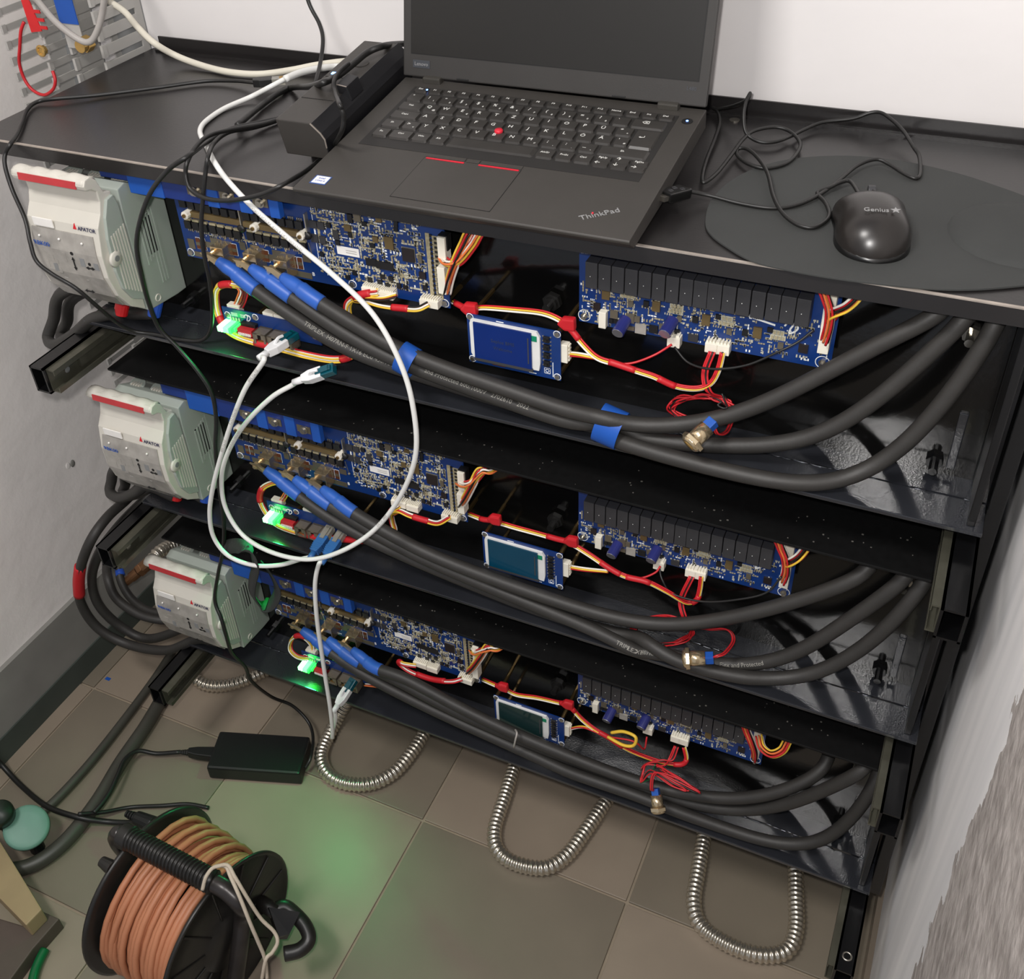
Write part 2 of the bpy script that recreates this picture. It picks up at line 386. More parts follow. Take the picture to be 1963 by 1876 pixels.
bb = MB().box(.685, .692, -.9, .336, ZF, ZF+.05).build('baseboard_right', 'tile_light'); setp(bb, 'low beige tile skirting at the foot of the right wall', 'baseboard', kind='structure')

# ================================================================ table top
tb = thing('table_top', 'black sheet steel table top with folded edges over the battery shelves', 'table', (.1, .15, 0))
MB().box(-.467, .668, .0015, .327, -.003, 0).build('top_plate', 'table_black', tb, bev=.0008)
MB().box(-.467, .668, -.0008, .0015, -.0165, -.0003).build('front_edge', 'table_black', tb)
MB().box(-.467, .668, -.0011, .0022, -.0009, .0003).build('worn_edge', 'edge_worn', tb)
MB().box(-.452, .668, .324, .3265, -.003, .0175).build('back_edge', 'table_black', tb)
MB().box(-.452, .668, .313, .3145, 0, .003).build('back_ridge', 'table_black', tb)
P = at(1408, 231, z=0); MB().cyl((P.x, P.y, 0), (P.x, P.y, .0012), .0055, seg=14).build('rivet', 'bolt_steel', tb)

# ================================================================ shelves (battery boxes)
XL, XR = -.352, .634
YB = .062            # front of the upright panel the boards are fixed to
ZTR = -.2195         # tray floor
bx = thing('battery_box', 'black steel battery box open at the front, top of the stack under the table', 'battery box', (.14, .15, ZTR-.01), 'black battery boxes in the rack')
MB().box(XL, .648, YB, .295, ZTR-.008, -.012).build('case', 'panel_black', bx, bev=.001)
MB().box(-.369, XR, .004, .30, -.0085, -.0055).build('lid', 'steel_dull', bx, bev=.0006)
MB().box(-.366, .662, .0335, YB+.01, ZTR-.004, ZTR).build('tray_floor', 'steel_gloss', bx)
MB().box(-.366, .662, -.011, .0315, ZTR-.0045, ZTR).build('front_angle', 'steel_gloss', bx, bev=.0008)
ds = MB()
for i in range(70):
    x, y, q = random.uniform(-.33, .62), random.uniform(.008, .06), random.uniform(.0003, .0009); ds.box(x-q, x+q*random.uniform(.4, 1.6), y-q, y+q, -.0056, -.0052)
ds.build('dust_specks', 'dust', bx)['kind'] = 'stuff'
wb = MB()
xx = -.35
while xx < .655:
    L = random.uniform(.006, .022)
    if random.random() < .8: wb.ball((xx+L/2, .0325+random.uniform(-.001, .001), ZTR+.0002), L/2, 8, (1, .16, random.uniform(.06, .12)))
    xx += L*.8
wb.build('weld_bead', 'weld', bx, True)['kind'] = 'stuff'
MB().box(.648, .655, -.004, .10, ZTR, -.012).build('side_flange', 'steel_black', bx, bev=.001)
MB().box(.6475, .652, YB-.006, YB+.002, ZTR+.002, -.02).build('side_strip', 'steel_black', bx, bev=.001)
for (u, v) in ((1862, 636), (1792, 880)):
    P = at(u, v, y=YB); MB().cyl(P, P-V((0, .020, 0)), .004, seg=10).cyl(P, P-V((0, .006, 0)), .008, seg=6).build('stud', 'bolt_steel' if v < 700 else 'steel_black', bx)
P = at(1835, 845, y=YB-.001); MB().box(P.x-.004, P.x+.004, YB-.003, YB+.001, P.z-.032, P.z+.032).build('slot_rib', 'steel_gloss', bx, bev=.001)
P = at(372, 570, y=YB); MB().cyl(P, P-V((0, .022, 0)), .0035, seg=8).cyl(P, P-V((0, .006, 0)), .007, seg=6).build('stud', 'steel_black', bx)
P = at(1064, 571, y=YB); MB().cyl(P, P-V((0, .024, 0)), .0045, seg=10).cyl(P-V((0, .004, 0)), P-V((0, .010, 0)), .010, seg=6).cyl(P-V((0, .010, 0)), P-V((0, .014, 0)), .007, seg=12).build('stud', 'cord_black', bx)
boxes = [bx]
for k in (1, 2): boxes.append(copy_thing(bx, -D*k, 'black steel battery box open at the front, %s of the stack of three' % TIER[k]))

# ---- rack frame with the beams and slide rails that carry the boxes
rk = thing('rack_frame', 'black square tube rack frame with projecting beams and zinc slide rails', 'rack', (.14, .2, ZF))
for x in (-.33, .66):
    MB().box(x-.012, x+.012, .302, .33, ZF, -.02).build('post', 'steel_black', rk, bev=.001)
MB().box(.6625, .676, .02, .05, -.857, -.018).build('front_post', 'steel_black', rk, bev=.001)
for k in range(3):
    z = -D*k
    for s in (-1, 1):
        xo = -.388 if s < 0 else .641
        y0 = -.09 if not (k == 2 and s > 0) else -.105
        t = MB(); z0, z1 = z-.279, z-.2425; wth = .0025
        t.box(xo, xo+.022, y0, .31, z1-wth, z1).box(xo, xo+.022, y0, .31, z0, z0+wth)
        t.box(xo, xo+wth, y0, .31, z0, z1).box(xo+.022-wth, xo+.022, y0, .31, z0, z1)
        bm_ = t.build('beam', 'steel_black', rk)
        if k == 2 and s > 0:
            MB().ring((xo+.011, y0+.02, z1), (0, 0, 1), .005, .0012).build('hole_rim', 'bolt_steel', bm_, True)
        xi = xo+.022 if s < 0 else xo
        q = MB(); sg = 1 if s < 0 else -1
        kx = 1. if s < 0 else .62
        pr = [(0, 0), (.0125, 0), (.0125, .007), (.011, .007), (.011, .0018), (.0018, .0018), (.0018, .0302), (.011, .0302), (.011, .025), (.0125, .025), (.0125, .032), (0, .032)]
        q.prism([(xi+sg*a*kx, z0+.002+b_) for a, b_ in pr], 'y', y0+.004, .28)
        r_ = q.build('slide_rail', 'rail_zinc', rk)
        MB().box(min(xi+sg*.002, xi+sg*.0065*kx), max(xi+sg*.002, xi+sg*.0065*kx), y0+.05, .20, z0+.010, z0+.026).build('inner_rail', 'rail_zinc', r_)
        MB().cyl((xi+sg*.0018, y0+.03, z0+.018), (xi+sg*.0045, y0+.03, z0+.018), .004, seg=10).build('bolt', 'bolt_steel', r_)
        # bracket plate between beam and tray
        MB().box(xo+.001, xo+.021, .075, .22, z1, ZTR+z-.0078).build('bracket', 'steel_black', rk)

# ================================================================ cable ducts on the back wall, left of the table
def duct(label, x0, x1, yf, zb, zt, fh, tape=None):
    yb = .3355
    d = thing('cable_duct', label, 'cable duct', ((x0+x1)/2, yb, zb), 'slotted grey cable ducts left of the table')
    MB().box(x0, x1, yb-.002, yb, zb, zt).build('back_plate', 'duct_in', d)
    dep = yb-yf; pitch = .0215; bs_ = .034 if tape else .014
    fm = MB()
    fm.box(0, .0022, -dep+.004, -bs_, 0, fh).box(-.0010, .0032, -dep, -dep+.007, -.0012, fh+.0012)
    fme = fm.mesh('finger', 'duct')
    for x in (x0, x1-.0022):
        MB().box(x, x+.0022, yb-bs_, yb-.002, zb, zt).build('side_strip', 'duct', d)
        n = int((zt-zb)/pitch)
        for i in range(n):
            newobj('finger', fme, d, M=Matrix.Translation((x, yb, zb+i*pitch)))
    return d
dA = duct('grey slotted cable duct nearest the left wall with a looped red wire', -.640, -.570, .235, -.72, .16, .0085, True)
dB = duct('grey slotted cable duct against the rear corner of the table with blue tape', -.535, -.478, .245, -.72, .16, .0135)
MB().box(-.5345, -.505, .243, .2445, .02, .16).build('cover_strip', 'duct', dB)
MB().box(-.5355, -.504, .2415, .2428, .052, .085).build('tape', 'tape_blue', dB)
P = at(168, 83, y=.238); g = thing('cable_gland', 'small brass gland on the cover strip between the grey ducts', 'cable gland', P)
MB().cyl(P+V((0, .004, 0)), P-V((0, .008, 0)), .0105, seg=6).build('hex_nut', 'brass', g, bev=.0008); MB().cyl(P-V((0, .008, 0)), P-V((0, .015, 0)), .0085, seg=16).build('dome_cap', 'brass', g, bev=.001)
cable('grey_cord', 'thick pale grey cord sagging to the brass gland', 'cable', [at(40, -40, y=.20)+V((-.02, .08, .10)), at(40, -40, y=.20), at(75, 5, y=.205), at(110, 45, y=.21), at(150, 75, y=.215), at(172, 80, y=.218), at(186, 60, y=.222), at(196, 25, y=.226), at(203, -30, y=.23), at(206, -80, y=.26), at(206, -110, y=.30)], .0042, 'cable_grey')
cable('red_wire', 'red insulated wire looped in front of the slotted duct', 'wire', [at(46, 42, y=.232), at(40, 60, y=.228), at(38, 90, y=.226), at(37, 120, y=.226), at(46, 150, y=.226), at(62, 172, y=.226), at(84, 182, y=.226), at(101, 172, y=.228), at(106, 155, y=.23), at(101, 136, y=.234)], .0022, 'wire_red')
rt = MB(); pp = [(44, 12), (58, 12), (78, 58), (58, 62)]
rt.sheet([at(40, 0, y=.231), at(60, 62, y=.229), at(80, 60, y=.229), at(55, 0, y=.231)], .0012)
for (u, v) in ((70, 22), (78, 38), (84, 53)):
    a = at(u, v, y=.229); rt.box(a.x-.006, a.x+.006, a.y-.001, a.y+.0006, a.z-.002, a.z+.002)
o = rt.build('tape_strip', 'cap_red'); setp(o, 'red tape stuck over the fingers of the slotted duct', 'tape')
P = at(85, 95, y=.233); o = MB().cyl(P, P-V((0, .006, 0)), .006, seg=8).ring(P-V((0, .006, 0)), (0, 1, 0), .006, .002).build('brass_screw', 'brass', smooth=False); setp(o, 'small brass screw by the red wire loop on the duct', 'screw')
# ================================================================ fuse switches
RX0, RX1 = -.364, -.256
sw = thing('fuse_switch', 'light grey fuse switch disconnector at the left end of the top shelf', 'fuse switch', (-.31, .03, -.19), 'fuse switch disconnectors at the left of the shelves')
base = [(-.0055, -.186), (.0445, -.191), (.0615, -.191), (.0615, -.050), (.040, -.046), (.008, -.0305), (-.004, -.034), (-.0055, -.060)]
bs = MB().prism(base, 'x', RX0+.002, RX1).build('base', 'switch_grey', sw, bev=.0012)
for i in range(6):
    y = .012+i*.0048
    MB().box(RX1-.001, RX1+.0007, y, y+.0024, -.135+i*.003 if i < 3 else -.165, -.082+i*.002).build('side_rib', 'switch_grey', bs)
for i in range(4):
    y = .013+i*.0055
    MB().box(RX1-.0004, RX1+.0004, y, y+.0022, -.125, -.080).build('vent_slot', 'ink_black', bs)
MB().ring((RX1+.0005, .012, -.178), (1, 0, 0), .0042, .0008, 14, 6).build('screw_boss', 'switch_light', bs, True)
# top vents of the base
for i in range(3):
    x = RX0+.020+i*.034
    nrm = V((0, -.45, .89)); c = V((x, .023, -.0365))
    MB().cyl(c, c+nrm*.0016, .0115, seg=20).build('vent_disc', 'switch_grey', bs)
    for j in range(4):
        MB().cbox((x-.006+j*.004, .023, -.0352), (.0016, .012, .003)).build('vent_bar', 'switch_light', bs)
# hinged cover
cov = [(-.0065, -.184), (-.026, -.170), (-.041, -.148), (-.0478, -.122), (-.0478, -.095), (-.042, -.064), (-.033, -.0505), (-.0285, -.038), (-.029, -.026), (-.0345, -.0215),
       (-.0425, -.0195), (-.0445, -.0145), (-.0405, -.0085), (-.033, -.0075), (-.0255, -.014), (-.0195, -.030), (-.010, -.033), (-.0072, -.050), (-.0068, -.10)]
cv = MB().prism(cov, 'x', RX0, RX1-.0045).build('cover', 'switch_light', sw, bev=.0012)
side = [(-.0075, -.170), (-.024, -.160), (-.034, -.142), (-.0375, -.118), (-.036, -.08), (-.031, -.056), (-.022, -.038), (-.012, -.036), (-.008, -.05)]
MB().prism(side, 'x', RX1-.0047, RX1-.0002).build('cheek', 'switch_grey', sw, bev=.0008)
for i in range(6):
    y0 = -.0105-i*.0042
    MB().box(RX1-.0004, RX1+.0006, y0, y0+.0016, -.158+i*.003, -.072-i*.001).build('cheek_rib', 'switch_light', cv)
MB().cyl((RX1-.001, -.033, -.104), (RX1+.0012, -.033, -.104), .010, .008, seg=18).build('lock_boss', 'switch_light', cv, True)
MB().cyl((RX1+.001, -.033, -.103), (RX1+.0022, -.033, -.103), .0035, seg=14).build('lock_button', 'duct_in', cv)
# handle bar with wavy finger grip
hb = MB(); n = 30; hv = []; hf = []
for i in range(n+1):
    x = RX0+(RX1-.006-RX0)*i/n; k = .0011*math.sin(i/n*2*math.pi*4)
    for j in range(10):
        t = 2*math.pi*j/10; hv.append((x, -.0345+.0098*math.cos(t), -.0135+(.0068+k)*math.sin(t)))
for i in range(n):
    for j in range(10): hf.append((i*10+j, (i+1)*10+j, (i+1)*10+(j+1) % 10, i*10+(j+1) % 10))
hf += [tuple(range(10)), tuple(n*10+j for j in range(9, -1, -1))]
hb._add(hv, hf).build('handle', 'switch_light', sw, True)
MB().sheet([(RX0+.010, -.0449, -.0185), (RX1-.016, -.0449, -.0185), (RX1-.016, -.0441, -.0105), (RX0+.010, -.0441, -.0105)], .001).build('red_strip', 'strip_red', sw)
# transparent window panel following the front curve
fc = [(-.030, -.1665), (-.0405, -.1500), (-.0477, -.124), (-.0477, -.096), (-.0435, -.0740)]
wv = []; wf = []
wx = [(-.352, -.268), (-.358, -.265), (-.361, -.2665), (-.361, -.2675), (-.358, -.269)]
for (y, z), (a, b_) in zip(fc, wx):
    for x in (a, b_): wv.append((x, y-.0016, z)); wv.append((x, y+.001, z))
for i in range(4):
    a = i*4; wf += [(a, a+2, a+6, a+4), (a+1, a+5, a+7, a+3), (a, a+4, a+5, a+1), (a+2, a+3, a+7, a+6)]
wf += [(0, 1, 3, 2), (16, 18, 19, 17)]
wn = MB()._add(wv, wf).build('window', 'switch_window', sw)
for (x, z) in ((-.347, -.083), (-.318, -.083), (-.285, -.083)):
    MB().ball((x, -.0480, z), .0015, 8).build('rivet', 'label_white', wn, True)
def arrow(c, d, L, parent):
    d = V(d); s_ = V((d.z, 0, -d.x)); b_ = MB(); y = V((0, -.0004, 0)); c = V(c)
    def pl(pts): b_._add([p for p in pts]+[p+y for p in pts], [tuple(range(len(pts))), tuple(range(2*len(pts)-1, len(pts)-1, -1))]+[(i, (i+1) % len(pts), len(pts)+(i+1) % len(pts), len(pts)+i) for i in range(len(pts))])
    pl([c-d*L*.5+s_*.0008, c+d*L*.5+s_*.0008, c+d*L*.5-s_*.0008, c-d*L*.5-s_*.0008])
    for k in (-1, 1): pl([c+d*k*L*.5+s_*.0022, c+d*k*(L*.5+.004), c+d*k*L*.5-s_*.0022])
    b_.build('arrow_mark', 'ink_black', parent)
arrow((-.3035, -.0499, -.110), (0, 0, 1), .009, wn); arrow((-.281, -.0497, -.112), (1, 0, 0), .005, wn); arrow((-.300, -.0436, -.148), (1, 0, 0), .007, wn)
MB().cyl((-.3035, -.0494, -.0975), (-.3035, -.0498, -.0975), .0022, seg=12).build('dot_mark', 'ink_black', wn)
MB().cyl((-.281, -.0494, -.107), (-.281, -.0498, -.107), .0020, seg=12).build('dot_mark', 'ink_black', wn)
text('model_print', 'RBK00', 'ink_blue', wn, (-.3445, -.0503, -.0915), (1, 0, 0), (0, -.12, 1), .0082)
for i in range(16):                      # painted-on glints and fuse parts of the smoky window, as flat grey blocks
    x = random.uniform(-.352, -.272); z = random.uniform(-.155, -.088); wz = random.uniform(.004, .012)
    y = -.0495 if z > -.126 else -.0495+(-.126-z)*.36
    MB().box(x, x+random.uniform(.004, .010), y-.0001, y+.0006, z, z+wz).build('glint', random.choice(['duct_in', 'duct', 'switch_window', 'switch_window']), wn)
MB().box(-.352, -.323, -.0462, -.0445, -.0715, -.0615).build('label_pocket', 'label_white', sw, bev=.0004)
MB()._add([(-.2965, -.0434, -.0690), (-.2915, -.0434, -.0690), (-.294, -.0426, -.0625), (-.2965, -.0420, -.0690), (-.2915, -.0420, -.0690), (-.294, -.0412, -.0625)], [(0, 1, 2), (5, 4, 3), (0, 3, 4, 1), (1, 4, 5, 2), (2, 5, 3, 0)]).build('brand_mark', 'ink_red', sw)
text('brand_print', 'APATOR', 'ink_navy', sw, (-.2765, -.0436, -.0672), (1, 0, 0), (0, .2, 1), .0062, sx=1.05)
sws = [sw]
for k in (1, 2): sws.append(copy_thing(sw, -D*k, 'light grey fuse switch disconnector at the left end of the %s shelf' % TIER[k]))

# red and blue terminal caps under / over the switches and their thick leads
for k in range(3):
    z = -D*k; tn = TIER[k]
    for (x, nm, m_, y) in ((-.3085, 'red', 'cap_red', .008), (-.268, 'blue', 'cap_blue', .02)):
        if k == 2 and nm == 'blue': continue
        o = MB().cyl((x, y, z-.189), (x-.004, y-.008, z-.207), .0085, seg=14).build('terminal_cap', m_, smooth=False, bev=.0015)
        setp(o, '%s sleeve on the lead under the %s fuse switch' % (nm, tn), 'cable sleeve')
    P = V((-.318, .048, z-.030)); o = MB().prism([(P.x-.006, P.z-.006), (P.x+.006, P.z-.007), (P.x+.005, P.z+.010), (P.x-.005, P.z+.011)], 'y', P.y-.008, P.y+.006).build('terminal_cap', 'cap_red', bev=.002)
    setp(o, 'red cap above the rear of the %s fuse switch' % tn, 'cable sleeve')
def lead(label, pts, r=.0078):
    cable('power_lead', label, 'cable', pts, r, 'cable_black', group='thick black leads under the fuse switches')
lead('thick black lead bending under the top fuse switch by the wall', [V((-.352, .030, -.182)), at(118, 562, y=.034), at(103, 612, y=.034), at(92, 648, y=.024), at(108, 660, y=.006), at(145, 639, y=-.004), at(178, 611, y=-.004), V((-.3125, .0, -.203))])
lead('second thick black lead bending under the top fuse switch', [V((-.330, .048, -.182)), at(142, 570, y=.054), at(128, 618, y=.058), at(116, 642, y=.054), at(135, 650, y=.036), at(175, 630, y=.022), at(225, 606, y=.022), V((-.272, .012, -.203))])
lead('thick black lead bending under the middle fuse switch by the wall', [V((-.352, .030, -.182-D)), at(228, 893, y=.034), at(213, 925, y=.032), at(212, 945, y=.020), at(232, 954, y=.004), at(262, 942, y=-.004), at(285, 931, y=-.004), V((-.3125, .0, -.203-D))])
lead('second thick black lead bending under the middle fuse switch', [V((-.330, .048, -.182-D)), at(250, 900, y=.054), at(240, 930, y=.058), at(236, 944, y=.054), at(252, 950, y=.036), at(290, 935, y=.024), at(335, 927, y=.022), V((-.272, .012, -.203-D))])
lead('thick black lead with a red tape band looping down from the middle switch', [at(270, 930, y=.115), at(242, 958, y=.085), at(205, 992, y=.03), at(172, 1040, y=-.01), at(152, 1100, y=-.02), at(155, 1155, y=-.02), at(190, 1205, y=-.015), at(250, 1236, y=-.004), at(320, 1246, y=-.004), V((-.352, -.003, ZTR-2*D+.0088)), V((-.3125, .0, -.203-2*D))])
P = [at(154, 1085, y=-.018), at(151, 1112, y=-.02), at(152, 1140, y=-.02)]; b_ = MB().sweep(spline(P, 6), .0092, 12).build('tape_band', 'tape_red', smooth=True, loc=tuple(P[0])); setp(b_, 'red tape band on the outermost looping black lead', 'tape')
lead('thick black lead looping inside the red banded one', [at(300, 938, y=.135), at(268, 966, y=.105), at(226, 1010, y=.045), at(190, 1060, y=.01), at(176, 1110, y=0), at(190, 1160, y=0), at(235, 1203, y=.012), at(290, 1224, y=.020), V((-.374, .026, ZTR-2*D+.0095)), V((-.345, .032, -.190-2*D))])
lead('short thick black lead from the wall to the bottom fuse switch', [at(205, 1070, y=.10), at(206, 1105, y=.06), at(222, 1145, y=.045), at(262, 1175, y=.04), at(300, 1187, y=.045), at(345, 1190, y=.06)])
lead('short thick black lead with a blue sleeve to the bottom fuse switch', [at(228, 1075, y=.10), at(231, 1110, y=.08), at(250, 1145, y=.07), at(285, 1170, y=.065), at(345, 1180, y=.075)], .0072)
o = MB().sweep(spline([at(227, 1085, y=.098), at(229, 1093, y=.09), at(231, 1102, y=.083)], 4), .0078, 12).build('blue_sleeve', 'cap_blue', smooth=True); setp(o, 'short blue sleeve on the lead beside the bottom fuse switch', 'cable sleeve')
# ================================================================ battery management boards
YF = .025                                  # front face of the circuit board
def xz(u, v, y): P = at(u, v, y=y); return P.x, P.z
def f5(a, b, y=.022): return xz(330+a/6.543, 340+b/6.543, y)
def f6(a, b, y=.024): return xz(590+a/6.543, 380+b/6.543, y)
BX0, BX1, BZ0, BZ1 = -.206, .130, -.1205, -.012
bms = thing('management_board', 'long blue battery management circuit board on the top shelf', 'circuit board', (-.04, .03, BZ0), 'battery management boards')
pc = MB().box(BX0, BX1, YF, YF+.0016, BZ0, BZ1).build('board', 'pcb_blue', bms)
for (x, z) in ((BX0+.006, BZ0+.006), (.014, BZ0+.006), (BX1-.006, BZ0+.005)):
    MB().cyl((x, YF+.0016, z), (x, YB, z), .0028, seg=6).build('standoff', 'standoff', bms)
    MB().cyl((x, YF-.0025, z), (x, YF, z), .0032, seg=10).build('screw', 'bolt_steel', bms)
    MB().ring((x, YF-.0001, z), (0, 1, 0), .0045, .0005, 18, 4).build('screw_ring', 'silk', pc)
MESH = {}
def part_box(name, m_, parent, x, z, w_, h_, d_, yf=YF, bev=0.):
    k = (name, m_, round(w_, 4), round(h_, 4), round(d_, 4))
    if k not in MESH: MESH[k] = MB().box(-w_/2, w_/2, -d_, 0, -h_/2, h_/2).mesh(name, m_, bev=bev)
    return newobj(name, MESH[k], parent, M=Matrix.Translation((x, yf, z)))
low = [(200, 590), (300, 612), (405, 636), (513, 655), (613, 678), (716, 700), (820, 722), (985, 738), (1090, 762), (1195, 786), (1302, 808), (1415, 828), (1528, 846), (1640, 870)]
upp = [(130, 322), (235, 347), (335, 370), (445, 394), (550, 416), (655, 440), (765, 458), (930, 482), (1035, 500), (1140, 512), (1250, 532), (1370, 556), (1480, 580), (1590, 600)]
for (a, b) in low:
    x, z = f5(a, b); q = part_box('transistor', 'chip_black', bms, x, z, .0088, .0092, .0045, bev=.0004)
    part_box('transistor_tab', 'smd_tan', bms, x, z+.0062, .0084, .0026, .0030)
    for j in range(3): pass
for (a, b) in upp:
    x, z = f5(a, b); part_box('transistor', 'chip_black', bms, x, z, .0088, .0092, .0045, bev=.0004)
st = MB()
for (a, b) in low:
    x, z = f5(a, b)
    for j in range(3): st.box(x-.003+j*.0026, x-.0018+j*.0026, YF-.0016, YF, z-.0085, z-.0045)
for (a, b) in upp:
    x, z = f5(a, b)
    for j in range(3): st.box(x-.003+j*.0026, x-.0018+j*.0026, YF-.0016, YF, z+.0045, z+.0075)
st.build('transistor_pins', 'solder', bms)['kind'] = 'stuff'
for (p0, p1, p2, p3) in (((232, 420), (862, 535), (862, 602), (232, 492)), ((895, 545), (1662, 690), (1662, 762), (895, 612))):
    q = [f5(*p, y=.021) for p in (p0, p1, p2, p3)]
    MB()._add([(q[i][0], .0195, q[i][1]) for i in range(4)]+[(q[i][0], YF, q[i][1]) for i in range(4)], [(3, 2, 1, 0), (4, 5, 6, 7), (0, 1, 5, 4), (1, 2, 6, 5), (2, 3, 7, 6), (3, 0, 4, 7)]).build('heat_sink_bar', 'heatsink', bms)
for (a, b) in ((195, 452), (1052, 612), (1640, 712)):
    x, z = f5(a, b, .02); MB().cyl((x, .014, z), (x, YF, z), .0048, seg=8).build('nylon_nut', 'nylon', bms, bev=.0006); MB().cyl((x, .012, z), (x, .015, z), .0022, seg=8).build('screw', 'standoff', bms)
for (a, b, r) in ((865, 500, 1), (1690, 590, 1)):
    x, z = f5(a, b, .022); MB().box(x-.0007, x+.0007, .019, YF, z-.011, z+.013).build('probe_wire', 'solder', bms)
    x, z = f5(a+5, b+140, .020); MB().ball((x, .020, z), .0055, 10, (1, .6, .85)).build('glue_blob', 'chip_black', bms, True)
for (a, b) in ((920, 800), (1740, 920)):
    p0 = at(330+(a-30)/6.543, 340+(b-100)/6.543, y=.019); p1 = at(330+(a+35)/6.543, 340+(b+110)/6.543, y=.0225)
    MB().cyl(p0, p1, .0006, seg=6).ball(p1, .0018, 8).build('probe_wire', 'solder', bms)
# tinned pads, shunt resistors, terminals
for (a, b, w_, h_) in ((470, 845, .010, .007), (650, 975, .012, .008), (1040, 900, .012, .010), (1260, 1010, .014, .008), (1450, 1000, .012, .006), (480, 1000, .016, .008), (245, 830, .009, .012), (555, 805, .016, .0075), (885, 860, .008, .010), (1020, 885, .006, .008), (1345, 965, .018, .0085), (1690, 1020, .010, .008), (330, 960, .010, .006), (800, 1040, .016, .006), (1650, 1220, .022, .007)):
    x, z = f5(a, b, .0248); part_box('tinned_pad', 'tin_pad', pc, x, z, w_, h_, .0006)
for (a, b) in ((360, 835), (750, 905), (1150, 985), (1570, 1075)):
    x, z = f5(a, b, .024)
    for sx in (-1, 1):
        o = part_box('shunt_resistor', 'copper_res', bms, x+sx*.0036, z, .0052, .0130, .0012)
        part_box('shunt_band', 'tin_pad', o, x+sx*.0036, z, .0053, .0040, .0016)
        fr_ = MB()
        X0, X1, Z0, Z1 = x+sx*.0036-.0032, x+sx*.0036+.0032, z-.0074, z+.0074
        for (p, q, r_, s_) in ((X0, X1, Z1-.0004, Z1), (X0, X1, Z0, Z0+.0004), (X0, X0+.0004, Z0, Z1), (X1-.0004, X1, Z0, Z1)): fr_.box(p, q, YF-.0002, YF, r_, s_)
        fr_.build('silk_outline', 'silk', pc)
TERM = []
for (a, b) in ((600, 965), (1010, 1045), (1395, 1130)):
    x, z = f5(a, b, .012)
    TERM.append((x, z))
    o = MB().box(x-.0085, x+.0085, .0075, YF, z+.001, z+.0105).box(x-.0085, x-.0070, .0075, YF, z-.012, z+.001).box(x+.0070, x+.0085, .0075, YF, z-.012, z+.001).build('terminal_block', 'nickel', bms, bev=.0005)
    MB().cyl((x-.0075, -.0045, z+.002), (x-.0075, .0075, z+.002), .0026, seg=10).build('bolt', 'nickel', o)
    MB().cyl((x-.0075, -.0020, z+.002), (x-.0075, .0030, z+.002), .0050, seg=6).build('nut', 'nickel', o)
x, z = f5(1195, 1132, .0247); text('terminal_print', 'B-', 'silk', pc, (x, YF-.0003, z), (1, 0, 0), (0, 0, 1), .0105)
x, z = f5(1775, 1215, .0247); text('terminal_print', 'B', 'silk', pc, (x, YF-.0003, z), (1, 0, 0), (0, 0, 1), .006)
# right half: chips, label, connectors, balancing resistors
for (a, b, w_, h_, m_) in ((1262, 712, .0135, .0145, 'chip_brown'), (1020, 560, .010, .0135, 'heatsink'), (800, 800, .0125, .0080, 'chip_black'), (970, 845, .0205, .0085, 'chip_black'), (1440, 965, .0072, .0075, 'chip_brown'), (620, 240, .0080, .0085, 'tin_pad'), (530, 250, .0058, .0095, 'chip_black'), (890, 270, .0065, .0050, 'heatsink'), (500, 370, .0078, .0072, 'heatsink'), (355, 455, .0065, .0105, 'relay'), (1105, 290, .0042, .0045, 'chip_black'), (1105, 340, .0042, .0045, 'chip_black'), (1105, 385, .0042, .0045, 'chip_black'), (850, 515, .0060, .0065, 'heatsink'), (810, 590, .0055, .0050, 'chip_black'),
        (1410, 760, .0045, .0090, 'tin_pad'), (590, 930, .0048, .0058, 'chip_black'), (940, 980, .0052, .0050, 'chip_black'), (1045, 1005, .0052, .0048, 'chip_black'), (785, 1020, .0055, .0055, 'chip_black'), (905, 1045, .0055, .0050, 'chip_black'), (1005, 1090, .0055, .0045, 'chip_black'), (1145, 1095, .0048, .0055, 'chip_black'), (1225, 1110, .0048, .0045, 'chip_black'), (1475, 1120, .0050, .0060, 'chip_black'), (505, 990, .0050, .0050, 'chip_black'), (180, 700, .0045, .0055, 'chip_black'), (70, 325, .0088, .0085, 'relay'), (165, 340, .0080, .0085, 'relay'), (90, 500, .0090, .0090, 'relay'), (190, 520, .0075, .0085, 'relay'), (260, 335, .0052, .0055, 'chip_black'), (535, 455, .0045, .0062, 'chip_black'), (375, 555, .005, .005, 'chip_black'), (710, 320, .006, .0045, 'chip_black')):
    x, z = f6(a, b); part_box('chip', m_, bms, x, z, w_, h_, .0022)
x, z = f6(1262, 712); part_box('chip_pad', 'solder', pc, x, z, .0155, .0165, .0006)
x, z = f6(500, 672); o = part_box('serial_label', 'label_white', bms, x, z, .0270, .0098, .0003, bev=.0001)
for j in (0, 1): part_box('label_print', 'duct', o, x+.004, z+.0012-j*.0026, .013, .0009, .0005)
for i in range(14):
    x, z = f6(1600+i*4.6, 502+i*57); o = part_box('balance_resistor', 'smd_tan', bms, x, z, .0078, .0042, .0012); part_box('resistor_body', 'smd_dark', o, x, z, .0034, .0026, .0016)
    x2, z2 = f6(1535+i*4.6, 470+i*57); part_box('diode', 'smd_dark', bms, x2, z2, .0028, .0026, .0012)
x0, z0 = f6(1505, 440); x1, z1 = f6(1555, 1240); MB().box((x0+x1)/2-.0022, (x0+x1)/2+.0022, YF-.0012, YF, z1, z0).build('resistor_strip', 'smd_tan', bms)
for (a, b, h_) in ((1700, 1010, .030), (1700, 620, .026)):
    x, z = f6(a, b, .018); MB().box(x-.004, x+.0045, .013, YF, z-h_/2, z+h_/2).build('side_socket', 'conn_white', bms, bev=.0005)
x, z = f6(1715, 540, .02); part_box('side_socket', 'chip_black', bms, x, z, .010, .016, .009)
